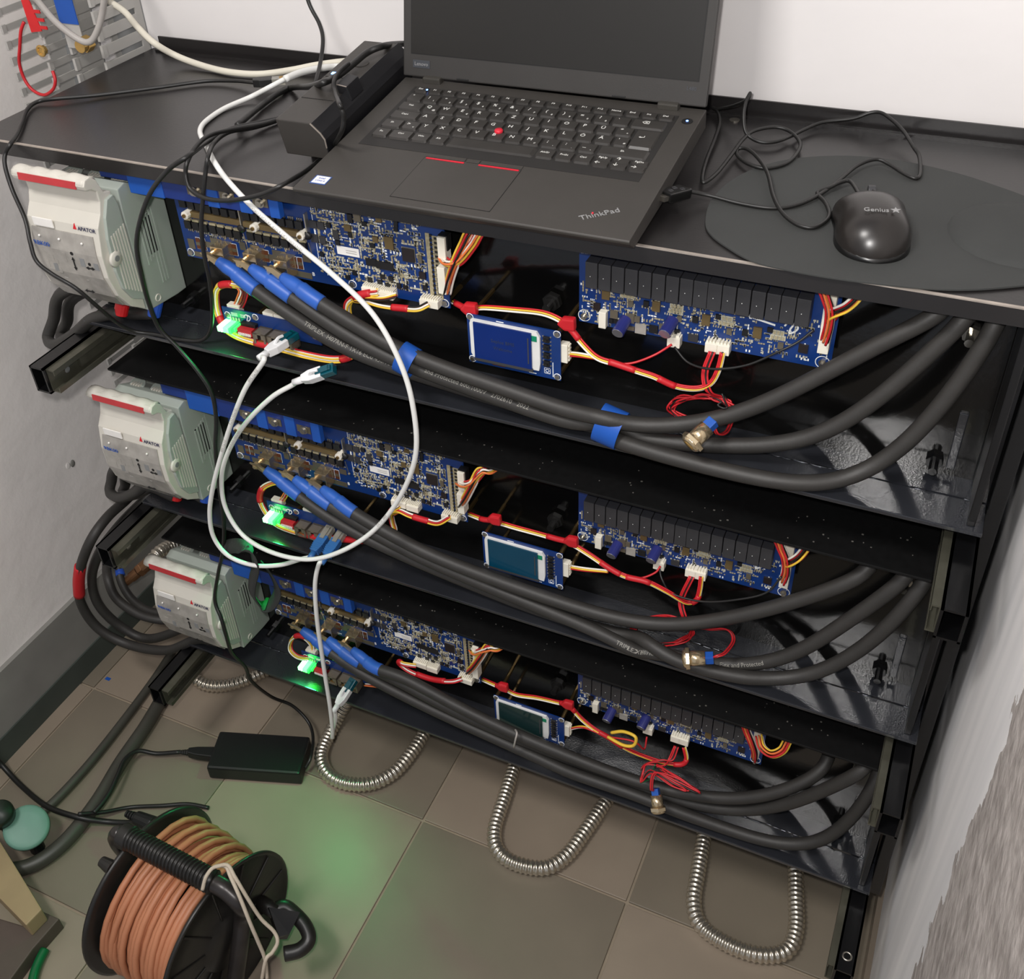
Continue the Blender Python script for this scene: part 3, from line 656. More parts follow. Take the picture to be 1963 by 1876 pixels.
def wconn(parent, x, z, w_, h_=.0085, d_=.011, yf=YF, n=8):
    o = MB().box(x-w_/2, x+w_/2, yf-d_, yf, z-h_/2, z+h_/2).build('connector', 'conn_white', parent, bev=.0006)
    for i in range(n):
        xx_ = x-w_/2+(i+.5)*w_/n
        part_box('connector_tooth', 'conn_white', o, xx_, z+h_/2+.0008, w_/n*.5, .002, d_*.8, yf)
    return o
CONN = {}
for (nm, a, b, w_) in (('a', 790, 1165, .0205), ('b', 990, 1215, .0165), ('c', 1525, 1320, .0215)):
    x, z = f6(a, b, .016); CONN[nm] = (x, z); wconn(bms, x, z, w_)
# crowds of tiny surface parts
def crowd(parent, n, zone, excl, yf, seed, sizes=((.0011, .0006), (.0016, .0009), (.0022, .0012)), mats=('smd_white', 'smd_tan', 'smd_dark', 'silk'), wts=(4, 6, 3, 2)):
    rnd = random.Random(seed); bld = {m_: MB() for m_ in mats}
    (x0, x1, z0, z1) = zone; c = 0
    while c < n:
        cx, cz = rnd.uniform(x0, x1), rnd.uniform(z0, z1); m_ = rnd.choices(mats, wts)[0]
        w_, h_ = rnd.choice(sizes)
        if rnd.random() < .5: w_, h_ = h_, w_
        k = rnd.choice((1, 1, 2, 3, 4)); horiz = rnd.random() < .6; g = max(w_, h_)*1.25
        for i in range(k):
            x = cx+(i*g if horiz else 0); z = cz+(0 if horiz else i*g)
            if not (x0 < x < x1 and z0 < z < z1): continue
            if any(e[0]-w_ < x < e[1]+w_ and e[2]-h_ < z < e[3]+h_ for e in excl): continue
            dd = .0003 if m_ == 'silk' else rnd.uniform(.0006, .0012)
            bld[m_].box(x-w_/2, x+w_/2, yf-dd, yf, z-h_/2, z+h_/2)
            if m_ == 'smd_dark': bld['smd_white'].box(x-w_/2-.0003, x+w_/2+.0003, yf-.0004, yf, z-h_/2-.0003, z+h_/2+.0003)
        c += 1
    for m_, q in bld.items():
        if q.v: q.build('small_components', m_, parent)['kind'] = 'stuff'
x, z = f6(500, 672); lab = (x-.014, x+.014, z-.0055, z+.0055)
xr = f6(1470, 700)[0]; xl = f6(60, 300)[0]
mc = f6(1262, 712)
crowd(bms, 760, (xl, xr, BZ0+.012, BZ1), [lab, (mc[0]-.008, mc[0]+.008, mc[1]-.0085, mc[1]+.0085)], YF, 3, sizes=((.0013, .0008), (.0018, .0010), (.0026, .0015), (.0030, .0016)))
crowd(bms, 90, (BX0+.014, f5(1700, 900)[0], f5(900, 800)[1]-.004, f5(900, 800)[1]+.004), [], YF, 5)
MB().box(xl-.0005, xl+.0001, YF-.0002, YF, BZ0+.03, BZ1).build('silk_line', 'silk', pc)
for (a0, b0, a1, b1) in ((655, 340, 690, 660), (200, 275, 640, 345)):
    x0, z0 = f6(a0, b0, .0247); x1, z1 = f6(a1, b1, .0247)
    if abs(x1-x0) < abs(z1-z0): MB().box((x0+x1)/2-.0002, (x0+x1)/2+.0002, YF-.0003, YF, z1, z0).build('silk_line', 'silk', pc)
    else: MB().box(x0, x1, YF-.0003, YF, (z0+z1)/2-.0002, (z0+z1)/2+.0002).build('silk_line', 'silk', pc)
for k in (1, 2): copy_thing(bms, -D*k, 'long blue battery management circuit board on the %s shelf' % TIER[k])

# ---- blue taped bus bar in front of the board
bb_ = thing('bus_bar', 'blue taped bus bar with three bolts above the top circuit board', 'bus bar', (-.17, .015, -.0425), 'blue taped bus bars')
bar = MB().prism([(-.292, -.0298), (-.2535, -.0298), (-.2535, -.0425), (-.0555, -.0425), (-.0555, -.0140), (-.292, -.0140)], 'y', .011, .018).build('taped_bar', 'bracket_blue', bb_, bev=.0012)
for (x0, x1) in ((-.2525, -.205), (-.146, -.131), (-.104, -.089), (-.066, -.054)):
    MB().box(x0, x1, .0103, .0187, -.0432, -.0134).build('tape_wrap', 'tape_blue', bb_, bev=.0008)
for x in (-.161, -.1185, -.0765):
    o = MB().box(x-.0095, x+.0095, .0100, .012, -.0325, -.0225).build('bare_plate', 'tin_pad', bb_)
    MB().cyl((x+.001, .005, -.0275), (x+.001, .0105, -.0275), .0036, seg=10).build('bolt', 'bolt_steel', o); MB().cyl((x+.001, .008, -.0275), (x+.001, .0102, -.0275), .0055, seg=14).build('washer', 'bolt_steel', o)
for x in (-.24, -.064): MB().box(x-.004, x+.004, .018, YB, -.034, -.022).build('stand', 'bracket_blue', bb_)
for k in (1, 2): copy_thing(bb_, -D*k, 'blue taped bus bar with three bolts above the %s circuit board' % TIER[k])

# ================================================================ relay (balancer) boards
YR = .042
def f7(a, b, y=.040): return xz(1090+a/7.55, 470+b/7.55, y)
def f8(a, b, y=.040): return xz(1350+a/6.543, 500+b/6.543, y)
X0, X1, Z0, Z1 = .2645, .5070, -.1165, -.020
rb = thing('relay_board', 'blue circuit board with sixteen black relays on the top shelf', 'circuit board', (.385, YR, Z0), 'relay boards')
pc = MB().box(X0, X1, YR, YR+.0016, Z0, Z1).build('board', 'pcb_blue', rb)
for (x, z) in ((X0+.0055, Z0+.0075), (X1-.0075, Z0+.0065)):
    MB().cyl((x, YR+.0016, z), (x, YB, z), .0028, seg=6).build('standoff', 'standoff', rb)
    o = MB().cyl((x, YR-.0022, z), (x, YR, z), .0036, seg=6).cyl((x, YR-.006, z), (x, YR-.002, z), .0016, seg=8).build('screw', 'bolt_steel', rb)
    MB().ring((x, YR-.0001, z), (0, 1, 0), .0062, .0004, 20, 4).build('screw_ring', 'silk', pc)
rx0 = f7(235, 420, .026)[0]; rx1 = f8(1335, 650, .026)[0]; zt_, zb_ = f7(235, 232, .026)[1], f7(235, 605, .026)[1]
pit_ = (rx1-rx0)/16
for i in range(16):
    x = rx0+(i+.5)*pit_; g = .0011 if i not in (8, 9, 14) else .0004
    o = part_box('relay', 'relay', rb, x, (zt_+zb_)/2, pit_-g, zt_-zb_, .0165, YR, bev=.0004)
    part_box('relay_mark', 'silk', o, x-.001, (zt_+zb_)/2-.001, .0006, .0006, .0168, YR)
for (a, b) in ((535, 715), (1265, 890)):
    x, z = f7(a, b); part_box('inductor', 'heatsink', rb, x, z, .0078, .0110, .0025, YR, bev=.0004)
for (a, b) in ((20, 745), (665, 905)):
    x, z = f8(a, b); part_box('inductor', 'heatsink', rb, x, z, .0080, .0115, .0025, YR, bev=.0004)
for (a, b, w_, h_, m_, f) in ((405, 890, .0068, .0075, 'chip_brown', f7), (655, 1005, .0078, .0085, 'tin_pad', f7), (610, 1100, .0040, .0045, 'chip_black', f7), (680, 1105, .0045, .0045, 'chip_black', f7), (890, 1060, .0085, .0100, 'tin_pad', f7), (985, 1075, .006, .006, 'tin_pad', f7), (885, 1205, .0090, .0040, 'tin_pad', f7), (1040, 1215, .0110, .0105, 'switch_window', f7), (1225, 1220, .0085, .0080, 'chip_black', f7), (1345, 1185, .0050, .0060, 'tin_pad', f7), (1800, 1345, .0095, .0075, 'relay', f7), (1565, 1265, .0052, .0060, 'chip_black', f7), (1120, 855, .0052, .0065, 'chip_black', f7), (900, 850, .0045, .0060, 'tin_pad', f7), (1600, 1070, .0045, .0060, 'tin_pad', f7), (1830, 1080, .0055, .0065, 'chip_black', f7),
        (1240, 1105, .0085, .0085, 'chip_brown', f8), (510, 905, .0055, .0065, 'chip_black', f8), (310, 890, .0048, .0060, 'tin_pad', f8), (955, 1070, .0052, .0065, 'tin_pad', f8), (170, 705, .0045, .0045, 'chip_black', f8), (825, 870, .0052, .0045, 'chip_black', f8)):
    x, z = f(a, b); part_box('chip', m_, rb, x, z, w_, h_, .0022, YR)
for (a, b) in ((745, 1205), (1425, 1215)):
    x, z = f7(a, b, .03); o = MB().cyl((x+.002, YR, z+.004), (x-.001, YR-.016, z-.003), .0062, seg=18).build('capacitor', 'capacitor', rb, False); MB().cyl((x-.001, YR-.0155, z-.0028), (x-.0011, YR-.0168, z-.0033), .0056, seg=18).build('can_top', 'cap_top', o)
for (a0, b0, n, f) in ((1490, 885, 4, f7), (1470, 960, 4, f7), (1510, 930, 3, f7), (770, 730, 4, f7), (880, 905, 3, f8), (850, 960, 4, f8), (235, 725, 3, f8), (200, 785, 4, f8)):
    for i in range(n):
        x, z = f(a0+i*46, b0+i*8); o = part_box('filter_part', 'smd_white', rb, x, z, .0040, .0050, .0008, YR); part_box('filter_body', 'smd_tan', o, x, z, .0018, .0030, .0014, YR)
x, z = f8(680, 735, .0415); MB().prism([(x-.0155, z+.0035), (x-.0155, z+.0018), (x+.0155, z-.0038), (x+.0155, z-.0020)], 'y', YR-.0005, YR).build('white_mark', 'silk', pc)
RZ = zb_
crowd(rb, 420, (X0+.002, X1-.004, Z0+.002, RZ-.0005), [], YR, 11, sizes=((.0013, .0008), (.0018, .0010), (.0024, .0013)))
MB().box(X1-.014, X1-.0136, YR-.0003, YR, -.075, -.03).build('silk_line', 'silk', pc)
def logo(parent, x, z, s, y):
    pts = [(-1, .2), (-.6, .9), (.1, 1), (.2, .5), (-.1, -.2), (-.2, -1), (.5, -.6), (1, .1), (.8, .8), (.2, .9)]
    b_ = MB(); sp_ = spline([V((x+a*s, y, z+b*s)) for a, b in pts], 4)
    b_.sweep(sp_, s*.16, 6); b_.build('logo_print', 'silk', parent)
x, z = f8(1090, 845, .0415); logo(pc, x, z, .0058, YR-.0002)
x, z = f7(230, 105, .0415); text('board_print', 'BAT', 'silk', pc, (x, YR-.0003, z), (1, 0, 0), (0, 0, 1), .004)
x, z = f7(490, 1075, .037); MB().box(x-.0035, x+.0040, YR-.007, YR, z-.009, z+.009).build('connector', 'conn_white', rb, bev=.0006)
x, z = f7(1530, 1385, .036); RC1 = (x, z); wconn(rb, x, z, .0125, .011, .0095, YR, 2)
x, z = f8(100, 1075, .036); RC2 = (x, z); wconn(rb, x, z, .0125, .0105, .0095, YR, 4)
x, z = f8(240, 1100, .036); RC3 = (x, z); wconn(rb, x, z, .0125, .0105, .0095, YR, 4)
x, z = f8(1525, 900, .036); RC4 = (x, z); MB().box(x-.0045, x+.0050, YR-.010, YR, z-.020, z+.046).build('connector', 'conn_white', rb, bev=.0006)
for k in (1, 2): copy_thing(rb, -D*k, 'blue circuit board with sixteen black relays on the %s shelf' % TIER[k])

# ================================================================ display modules
YD = .006
def fd(a, b, y=YD): return xz(860+a/4.9075, 560+b/4.9075, y)
LX0, LX1, LZ0, LZ1 = .1583, .2590, -.1668, -.1098
def display(k, glass, label):
    z_ = -D*k; dm = thing('display_module', label, 'display', (.21, YD, LZ0+z_), 'small displays on the shelves')
    pcb = MB().box(LX0, LX1, YD, YD+.0016, LZ0+z_, LZ1+z_).build('board', 'pcb_blue', dm)
    for x in (LX0+.0035, LX1-.0035):
        for z in (LZ0+.004, LZ1-.003):
            MB().cyl((x, YD+.0016, z+z_), (x, YB, z+z_), .0025, seg=6).build('standoff', 'standoff', dm)
            MB().cyl((x, YD-.0018, z+z_), (x, YD, z+z_), .0026, seg=8).build('screw', 'bolt_steel', dm)
            MB().ring((x, YD-.0001, z+z_), (0, 1, 0), .0036, .0004, 16, 4).build('screw_ring', 'silk', pcb)
    gx0, gx1, gz0, gz1 = LX0+.0065, LX0+.0725, LZ0+.0095+z_, LZ1-.0055+z_
    fr_ = MB().prism([(gx0-.0025, gz0+.004), (gx0, gz0-.001), (gx1+.006, gz0-.001), (gx1+.0075, gz0+.008), (gx1+.0075, gz1-.004), (gx1+.004, gz1+.0018), (gx0-.001, gz1+.0018), (gx0-.0025, gz1-.003)], 'y', YD-.0030, YD).build('frame', 'lcd_frame', dm)
    gl = MB().box(gx0+.0022, gx1-.0010, YD-.0046, YD-.0030, gz0, gz1).build('screen', glass, dm)
    MB().box(gx0+.0018, gx1, YD-.0044, YD-.0028, gz0-.0035, gz0+.0004).build('screen_edge', 'lcd_bar', gl)
    MB().box(gx1-.0050, gx1-.0038, YD-.0048, YD-.0046, gz0+.006, gz1-.006).build('side_bar', 'lcd_bar', gl)
    MB().box(gx1-.0008, gx1+.0045, YD-.0036, YD-.0030, gz1-.009, gz1-.003).build('green_tab', 'lcd_green', dm)
    if k == 0:
        cx = (gx0+gx1)/2+.001
        text('screen_text', 'Seplos BMS', 'lcd_text', gl, (cx, YD-.0047, (gz0+gz1)/2+.0035), (1, 0, 0), (0, 0, 1), .0055); text('screen_text', 'Welcome', 'lcd_text', gl, (cx, YD-.0047, (gz0+gz1)/2-.0045), (1, 0, 0), (0, 0, 1), .0052)
    for i in range(4):
        zc = LZ1-.0105-i*.0094+z_; x = LX0+.0865
        o = part_box('button', 'chip_black', dm, x, zc, .0062, .0062, .0030, YD, bev=.0004); MB().cyl((x, YD-.0048, zc), (x, YD-.003, zc), .0018, seg=10).build('button_cap', 'smd_dark', o)
        for sx in (-1, 1):
            for sz in (-1, 1): part_box('button_pin', 'solder', o, x+sx*.0040, zc+sz*.0026, .0016, .0010, .0008, YD)
    x, zc = LX0+.0865, LZ1-.0105-4*.0094+z_
    MB().ring((x, YD-.0001, zc), (0, 1, 0), .0018, .0003, 14, 4).box(x-.0033, x+.0033, YD-.0003, YD, zc+.0029, zc+.0033).box(x-.0033, x+.0033, YD-.0003, YD, zc-.0033, zc-.0029).box(x-.0033, x-.0029, YD-.0003, YD, zc-.0033, zc+.0033).box(x+.0029, x+.0033, YD-.0003, YD, zc-.0033, zc+.0033).build('silk_outline', 'silk', pcb)
    for (x0, x1, z0, z1) in ((gx0+.026, gx0+.034, gz1+.0030, gz1+.0038), (gx0-.001, gx0+.006, gz0-.0062, gz0-.0055), (gx1-.006, gx1+.002, gz0-.0072, gz0-.0065), (LX1-.0085, LX1-.0078, LZ0+z_+.003, LZ0+z_+.02)):
        MB().box(x0, x1, YD-.0003, YD, z0, z1).build('silk_line', 'silk', pcb)
    MB().box(gx0+.020, gx0+.034, YD-.0012, YD, gz0-.0068, gz0-.0036).build('ribbon', 'copper_res', dm)
    MB().box(LX1-.002, LX1+.0065, YD+.0016, YD+.010, LZ0+z_+.021, LZ0+z_+.042).build('connector', 'conn_white', dm, bev=.0008)
    for i in range(5): part_box('connector_tooth', 'conn_white', dm, LX1+.0068, LZ0+z_+.024+i*.004, .002, .002, .005, YD+.009)
    return dm
display(0, 'lcd_glass_blue', 'small display with four buttons and a lit blue screen')
display(1, 'lcd_glass_teal', 'small display with four buttons and a teal screen')
display(2, 'lcd_glass_dark', 'small display with four buttons and a dark grey green screen')

# ================================================================ communication boards with green lamps
YC = .014
def fc_(a, b, y=YC): return xz(400+a/6.543, 560+b/6.543, y)
CX0, CX1 = -.1637, -.0315
CZ0, CZ1 = -.1960, -.1725
cmb = thing('interface_board', 'narrow blue interface board with green lamps and network sockets, top shelf', 'circuit board', (-.1, YC, CZ0), 'interface boards with green lamps')
pc = MB().box(CX0, CX1, YC, YC+.0016, CZ0, CZ1).build('board', 'pcb_blue', cmb)
for (x, z) in ((CX0+.0065, CZ1-.0095), (CX0+.046, CZ1-.0045), (CX1-.007, CZ1-.0125)):
    MB().cyl((x, YC+.0016, z), (x, YB, z), .0025, seg=6).build('standoff', 'standoff', cmb); MB().cyl((x, YC-.002, z), (x, YC, z), .0027, seg=10).build('screw', 'bolt_steel', cmb)
    MB().ring((x, YC-.0001, z), (0, 1, 0), .0038, .0005, 18, 4).build('screw_ring', 'silk', pc)
logo(pc, CX0+.0345, CZ1-.0085, .0042, YC-.0002)
for i in range(2):
    for j in range(3): MB().box(CX0+.012+i*.013, CX0+.021+i*.011, YC-.0003, YC, CZ1-.0055-j*.0016, CZ1-.0050-j*.0016).build('silk_line', 'silk', pc)
for i in range(5):
    x = CX0+.004+i*.0040; z = CZ0+.0045
    o = MB().box(x-.0016, x+.0016, YC-.018, YC, z-.0035, z+.0035).build('lamp', 'led_core' if i < 2 else 'led_green' if i < 4 else 'led_lit', cmb, bev=.0008)
MB().box(CX0+.0215, CX0+.0245, YC-.013, YC, CZ0+.0015, CZ0+.0065).build('lamp', 'led_lit', cmb, bev=.0006)
for i in range(4): MB().box(CX0+.0095+i*.004, CX0+.0115+i*.004, YC-.001, YC, CZ0+.0085, CZ0+.0125).build('chip', 'smd_white', cmb)
MB().box(CX0+.0275, CX0+.0480, YC-.006, YC, CZ0+.0070, CZ0+.0115).build('switch_body', 'chip_black', cmb, bev=.0005)
o = MB().box(CX0+.0265, CX0+.0465, YC-.0125, YC, CZ0-.0005, CZ0+.0072).build('dip_switch', 'dip_red', cmb, bev=.0005)
for i in range(8): part_box('switch_lever', 'silk', o, CX0+.029+i*.0022, CZ0+.0012, .0012, .0030, .0016, YC-.0122)
def socket(x0, x1, holes):
    z0, z1 = CZ0-.006, CZ0+.0085; y0, y1 = YC-.0165, YC
    b_ = MB().box(x0, x1, y0, y1, z1-.0012, z1).box(x0, x1, y0, y1, z0, z0+.0015).box(x0, x0+.0012, y0, y1, z0, z1).box(x1-.0012, x1, y0, y1, z0, z1).box(x0, x1, y1-.003, y1, z0, z1)
    for h in holes[1:]: b_.box(h-.008-.0008, h-.008+.0008, y0, y1, z0, z1)
    for h in holes: b_.box(h-.008, h-.0055, y0, y0+.0012, z0, z1).box(h+.0055, h+.008, y0, y0+.0012, z0, z1).box(h-.006, h-.0025, y0, y0+.0012, z0+.0075, z1).box(h+.0025, h+.006, y0, y0+.0012, z0+.0075, z1)
    o = b_.build('network_socket', 'rj_shell', cmb)
    for h in holes:
        MB().box(h-.0058, h+.0058, y0+.004, y1-.002, z0+.0018, z1-.002).build('socket_inside', 'chip_black', o)
        for i in range(6): part_box('contact', 'brass', o, h-.003+i*.0012, z0+.004, .0005, .0012, .0035, y0+.0045)
socket(CX0+.051, CX0+.068, [CX0+.0595]); socket(CX0+.0705, CX0+.1035, [CX0+.0788, CX0+.0953])
for (x, w_) in ((CX0+.015, .017), (CX0+.063, .014), (CX0+.083, .024)):
    MB().box(x-w_/2, x+w_/2, YC+.0016, YC+.010, CZ1-.006, CZ1+.0035).build('connector', 'conn_white', cmb, bev=.0006)
for k in (1, 2): copy_thing(cmb, -D*k, 'narrow blue interface board with green lamps and network sockets, %s shelf' % TIER[k])
for k in range(3):
    l = bpy.data.lights.new('green_lamp_glow', 'SPOT'); l.energy = (.32, .36, 1.05)[k]; l.color = (.03, 1, .28); l.shadow_soft_size = .006; l.spot_size = 2.3; l.spot_blend = .8
    o = bpy.data.objects.new('green_lamp_glow', l); COL.objects.link(o); o.location = (CX0+.010, YC-.026, CZ0+.006-D*k+ZT); o.rotation_euler = V((-.02, -.66, -.75)).to_track_quat('-Z', 'Y').to_euler()
# ================================================================ thick power cables along the shelves
PR = .0079
def zfl(k): return ZTR-D*k+PR+.0004
def settle(curves, r, zmin, ymax, xmax, n=260):
    # let neighbouring cables slide apart until they only touch; mostly along the depth they are least known in
    import numpy as np
    C_ = [np.array([tuple(p) for p in c]) for c in curves]; cp = np.array(tuple(CAMP))
    for it in range(n):
        for i in range(len(C_)):
            for j in range(len(C_)):
                if i == j: continue
                A_, B_ = C_[i], C_[j]
                dd = A_[:, None, :]-B_[None, :, :]; ds = np.sqrt((dd**2).sum(2)); k = ds.argmin(1); q = ds[np.arange(len(A_)), k]
                hit = (q < 2*r+.0002); hit[:2] = False; hit[-1:] = False
                if not hit.any(): continue
                nv = dd[np.arange(len(A_)), k]/np.maximum(q, 1e-6)[:, None]
                ray_ = A_-cp; ray_ /= np.linalg.norm(ray_, axis=1)[:, None]
                al = (nv*ray_).sum(1); sg = np.where(np.abs(al) < .05, -1. if i > j else 1., np.sign(al))
                push = (ray_*sg[:, None]*.75+nv*.45)*((2*r+.0004-q)*.3)[:, None]
                A_[hit] += push[hit]
        for A_ in C_:
            A_[2:-2] += .12*((A_[1:-3]+A_[3:-1])/2-A_[2:-2])
            A_[2:, 2] = np.maximum(A_[2:, 2], zmin); A_[2:-2, 1] = np.minimum(A_[2:-2, 1], ymax); A_[:, 0] = np.minimum(A_[:, 0], xmax)
    return [[V(p) for p in c] for c in C_]
PEND = []
def pcable(k, label, lug, shrink, path, prints=()):
    PEND.append((k, label, lug, shrink, path, prints)); return None, None
def lay_cables():
    for k in range(3):
        grp = [q for q in PEND if q[0] == k]; raw = []
        for (_, label, lug, shrink, path, prints) in grp:
            S = [at(u, v, y=y)-V((0, 0, D*k)) for u, v, y in (H0, H1, H2)[lug]]; C = [atf(q[0], q[1], q[2], zfl(k)) for q in path if q != 'end']
            e_ = C[-1]; zt = min(e_.z+.014, -.0185-D*k)
            C += [V((min(e_.x+.004, .638), .052, zt)), V((min(e_.x+.005, .638), YB+.002, zt))]
            raw.append(spline([S[1], S[-1]]+C, 10))
        raw = settle(raw, PR, zfl(k), YB-PR-.001, .6385)
        for (_, label, lug, shrink, path, prints), sp_ in zip(grp, raw):
            x, z = TERM[lug]; z -= D*k; P0 = V((x-.0075, -.0028, z+.002))
            t = thing('power_cable', label, 'cable', P0, 'thick black power cables on the shelves')
            S = [at(u, v, y=y)-V((0, 0, D*k)) for u, v, y in (H0, H1, H2)[lug]]
            MB().sheet([P0+V((-.0060, 0, .006)), P0+V((.0060, 0, .006)), S[0]+V((.004, 0, .002)), S[0]+V((-.004, 0, -.004))], .002).build('lug', 'nickel', t)
            MB().sweep(sp_[4:], PR, 14).build('sheath', 'cable_black', t, True)
            d0 = (S[1]-S[0]).normalized(); ss = spline([S[0]-d0*.005, S[0].lerp(S[1], .5)]+[sp_[0], sp_[4], sp_[8], sp_[11]], 5); n = len(ss)
            MB().sweep(ss, [.0056+(.0032 if i > n*.42 else .0022*min(1, i/(n*.15))) for i in range(n)], 14).build('heat_shrink', 'shrink_blue', t, True)
            for (s_, s0, side) in prints: wraptext('cable_print', s_, 'cable_print', t, sp_, s0, PR, .0068, side)
H0, H1, H2 = [(425, 505, .000), (450, 522, .000), (475, 545, .000)], [(488, 518, -.002), (515, 537, -.005), (546, 560, -.008)], [(548, 535, -.004), (575, 553, -.009), (601, 573, -.014)]
t_, s_ = pcable(0, 'thick black power cable on the top shelf, lowest of three at the right end', 0, H0, [(560, 605, -.008), (640, 657, -.008), (720, 692, -.006), (800, 716, -.002), (900, 748, .004), (1000, 780, .006), (1100, 810, .002), (1200, 850, .0), (1300, 880, .0), (1400, 905, .0), (1500, 925, .004), (1580, 928, .01), (1660, 905, .016), (1740, 850, .02), (1810, 770, .024), (1870, 690, .028), (1912, 615, .03), 'end'], [('TRIPLEX  H07RN-F 1X16 EC0 450/750V', .10, .25)])
pcable(0, 'thick black power cable on the top shelf, middle of three at the right end', 1, H1, [(620, 612, -.010), (700, 662, -.012), (780, 700, -.008), (880, 736, -.004), (1000, 780, -.006), (1100, 812, -.006), (1180, 832, -.004), (1260, 846, 0), (1340, 852, .006), (1420, 855, .01), (1500, 851, .012), (1575, 832, .016), (1655, 787, .02), (1740, 716, .024), (1800, 660, .028), (1858, 605, .03), 'end'], [('and Protected 600/1000V   2702610   2022', .20, .2)])
pcable(0, 'thick black power cable on the top shelf, uppermost of three at the right end', 2, H2, [(680, 622, -.012), (760, 668, -.014), (850, 706, -.012), (960, 742, -.012), (1060, 778, -.012), (1140, 803, -.010), (1230, 818, -.004), (1330, 813, .004), (1430, 789, .012), (1530, 742, .018), (1625, 692, .022), (1720, 640, .026), (1812, 600, .03), 'end'])
for (u, v, lab, rr, ln) in ((781, 690, 'blue tape around the power cables under the top interface board', .0185, .013), (1170, 817, 'blue tape around the power cables near the push button', .0215, .018)):
    P = atf(u, v, -.013 if u < 900 else -.006, ZTR+.0175); dx = V((.93, -.02, -.36)) if u < 900 else V((.97, -.03, -.22)); dx.normalize()
    a = dx.orthogonal().normalized(); up_ = V((0, 0, 1))-dx*dx.z; up_.normalize(); sd = dx.cross(up_)
    b_ = MB(); prof = []
    for i in range(20):
        q = 2*math.pi*i/20; prof.append(up_*(math.sin(q)*rr*.98)+sd*(math.cos(q)*rr*.82))
    vs = [P-dx*ln*.7+p_ for p_ in prof]+[P+dx*ln*.7+p_ for p_ in prof]
    b_._add(vs, [(i, (i+1) % 20, 20+(i+1) % 20, 20+i) for i in range(20)]); o = b_.build('tape_band', 'tape_blue', smooth=True, loc=tuple(P)); setp(o, lab, 'tape')
G0, G1, G2 = [(512, 898, .000), (535, 915, .002), (557, 933, .002)], [(563, 911, -.002), (588, 930, -.005), (612, 952, -.008)], [(615, 932, -.004), (638, 950, -.012), (662, 971, -.018)]
pcable(1, 'thick black power cable on the middle shelf, lowest of three at the right end', 0, G0, [(640, 1000, -.008), (740, 1050, -.006), (850, 1097, 0), (960, 1142, .004), (1060, 1180, .004), (1150, 1214, .0), (1250, 1254, 0), (1377, 1288, .004), (1493, 1303, .008), (1571, 1290, .014), (1648, 1248, .018), (1712, 1192, .022), (1773, 1120, .026), 'end'])
pcable(1, 'thick black power cable on the middle shelf, middle of three at the right end', 1, G1, [(690, 1005, -.010), (780, 1056, -.010), (870, 1096, -.006), (980, 1142, -.004), (1100, 1190, -.004), (1227, 1245, 0), (1308, 1270, .004), (1390, 1279, .008), (1455, 1274, .012), (1532, 1252, .016), (1610, 1200, .02), (1687, 1147, .024), (1742, 1104, .026), 'end'], [('TRIPLEX H07RN-F 1X16 EC0 450/750V - Flex and Protected', .42, .1)])
pcable(1, 'thick black power cable on the middle shelf, uppermost of three at the right end', 2, G2, [(720, 1008, -.012), (800, 1052, -.012), (860, 1078, -.010), (982, 1123, -.008), (1104, 1164, -.004), (1200, 1190, 0), (1280, 1198, .006), (1349, 1193, .01), (1471, 1170, .016), (1593, 1129, .022), (1662, 1102, .026), 'end'])
K0, K1, K2 = [(577, 1198, .002), (596, 1215, .004), (615, 1232, .004)], [(627, 1216, .000), (650, 1232, -.003), (673, 1250, -.006)], [(673, 1238, -.006), (697, 1252, -.014), (720, 1266, -.020)]
pcable(2, 'thick black power cable on the bottom shelf, lowest of three at the right end', 0, K0, [(690, 1290, -.008), (770, 1330, -.006), (850, 1371, -.004), (1023, 1445, -.004), (1196, 1510, -.002), (1326, 1562, 0), (1413, 1596, 0), (1500, 1620, .004), (1565, 1616, .01), (1610, 1590, .016), (1652, 1545, .02), (1683, 1492, .026), 'end'])
pcable(2, 'thick black power cable on the bottom shelf, middle of three at the right end', 1, K1, [(740, 1292, -.010), (800, 1324, -.008), (860, 1358, -.004), (1010, 1424, 0), (1150, 1484, .004), (1283, 1532, .008), (1380, 1552, .012), (1456, 1553, .016), (1543, 1530, .012), (1632, 1490, .010), (1664, 1470, .014), 'end'])
pcable(2, 'thick black power cable on the bottom shelf, uppermost of three at the right end', 2, K2, [(770, 1292, -.012), (850, 1342, -.010), (1002, 1414, -.010), (1100, 1452, -.006), (1200, 1492, 0), (1300, 1520, .006), (1400, 1534, .012), (1490, 1522, .018), (1570, 1488, .034), 'end'])
lay_cables()
o, _ = cable('cable_tie', 'pale cable tie around the power cables on the bottom shelf', 'cable tie', [at(985, 1432, y=-.024), at(988, 1418, y=-.026), at(991, 1405, y=-.022), at(988, 1398, y=-.012)], .0014, 'cable_grey', 4, 6)

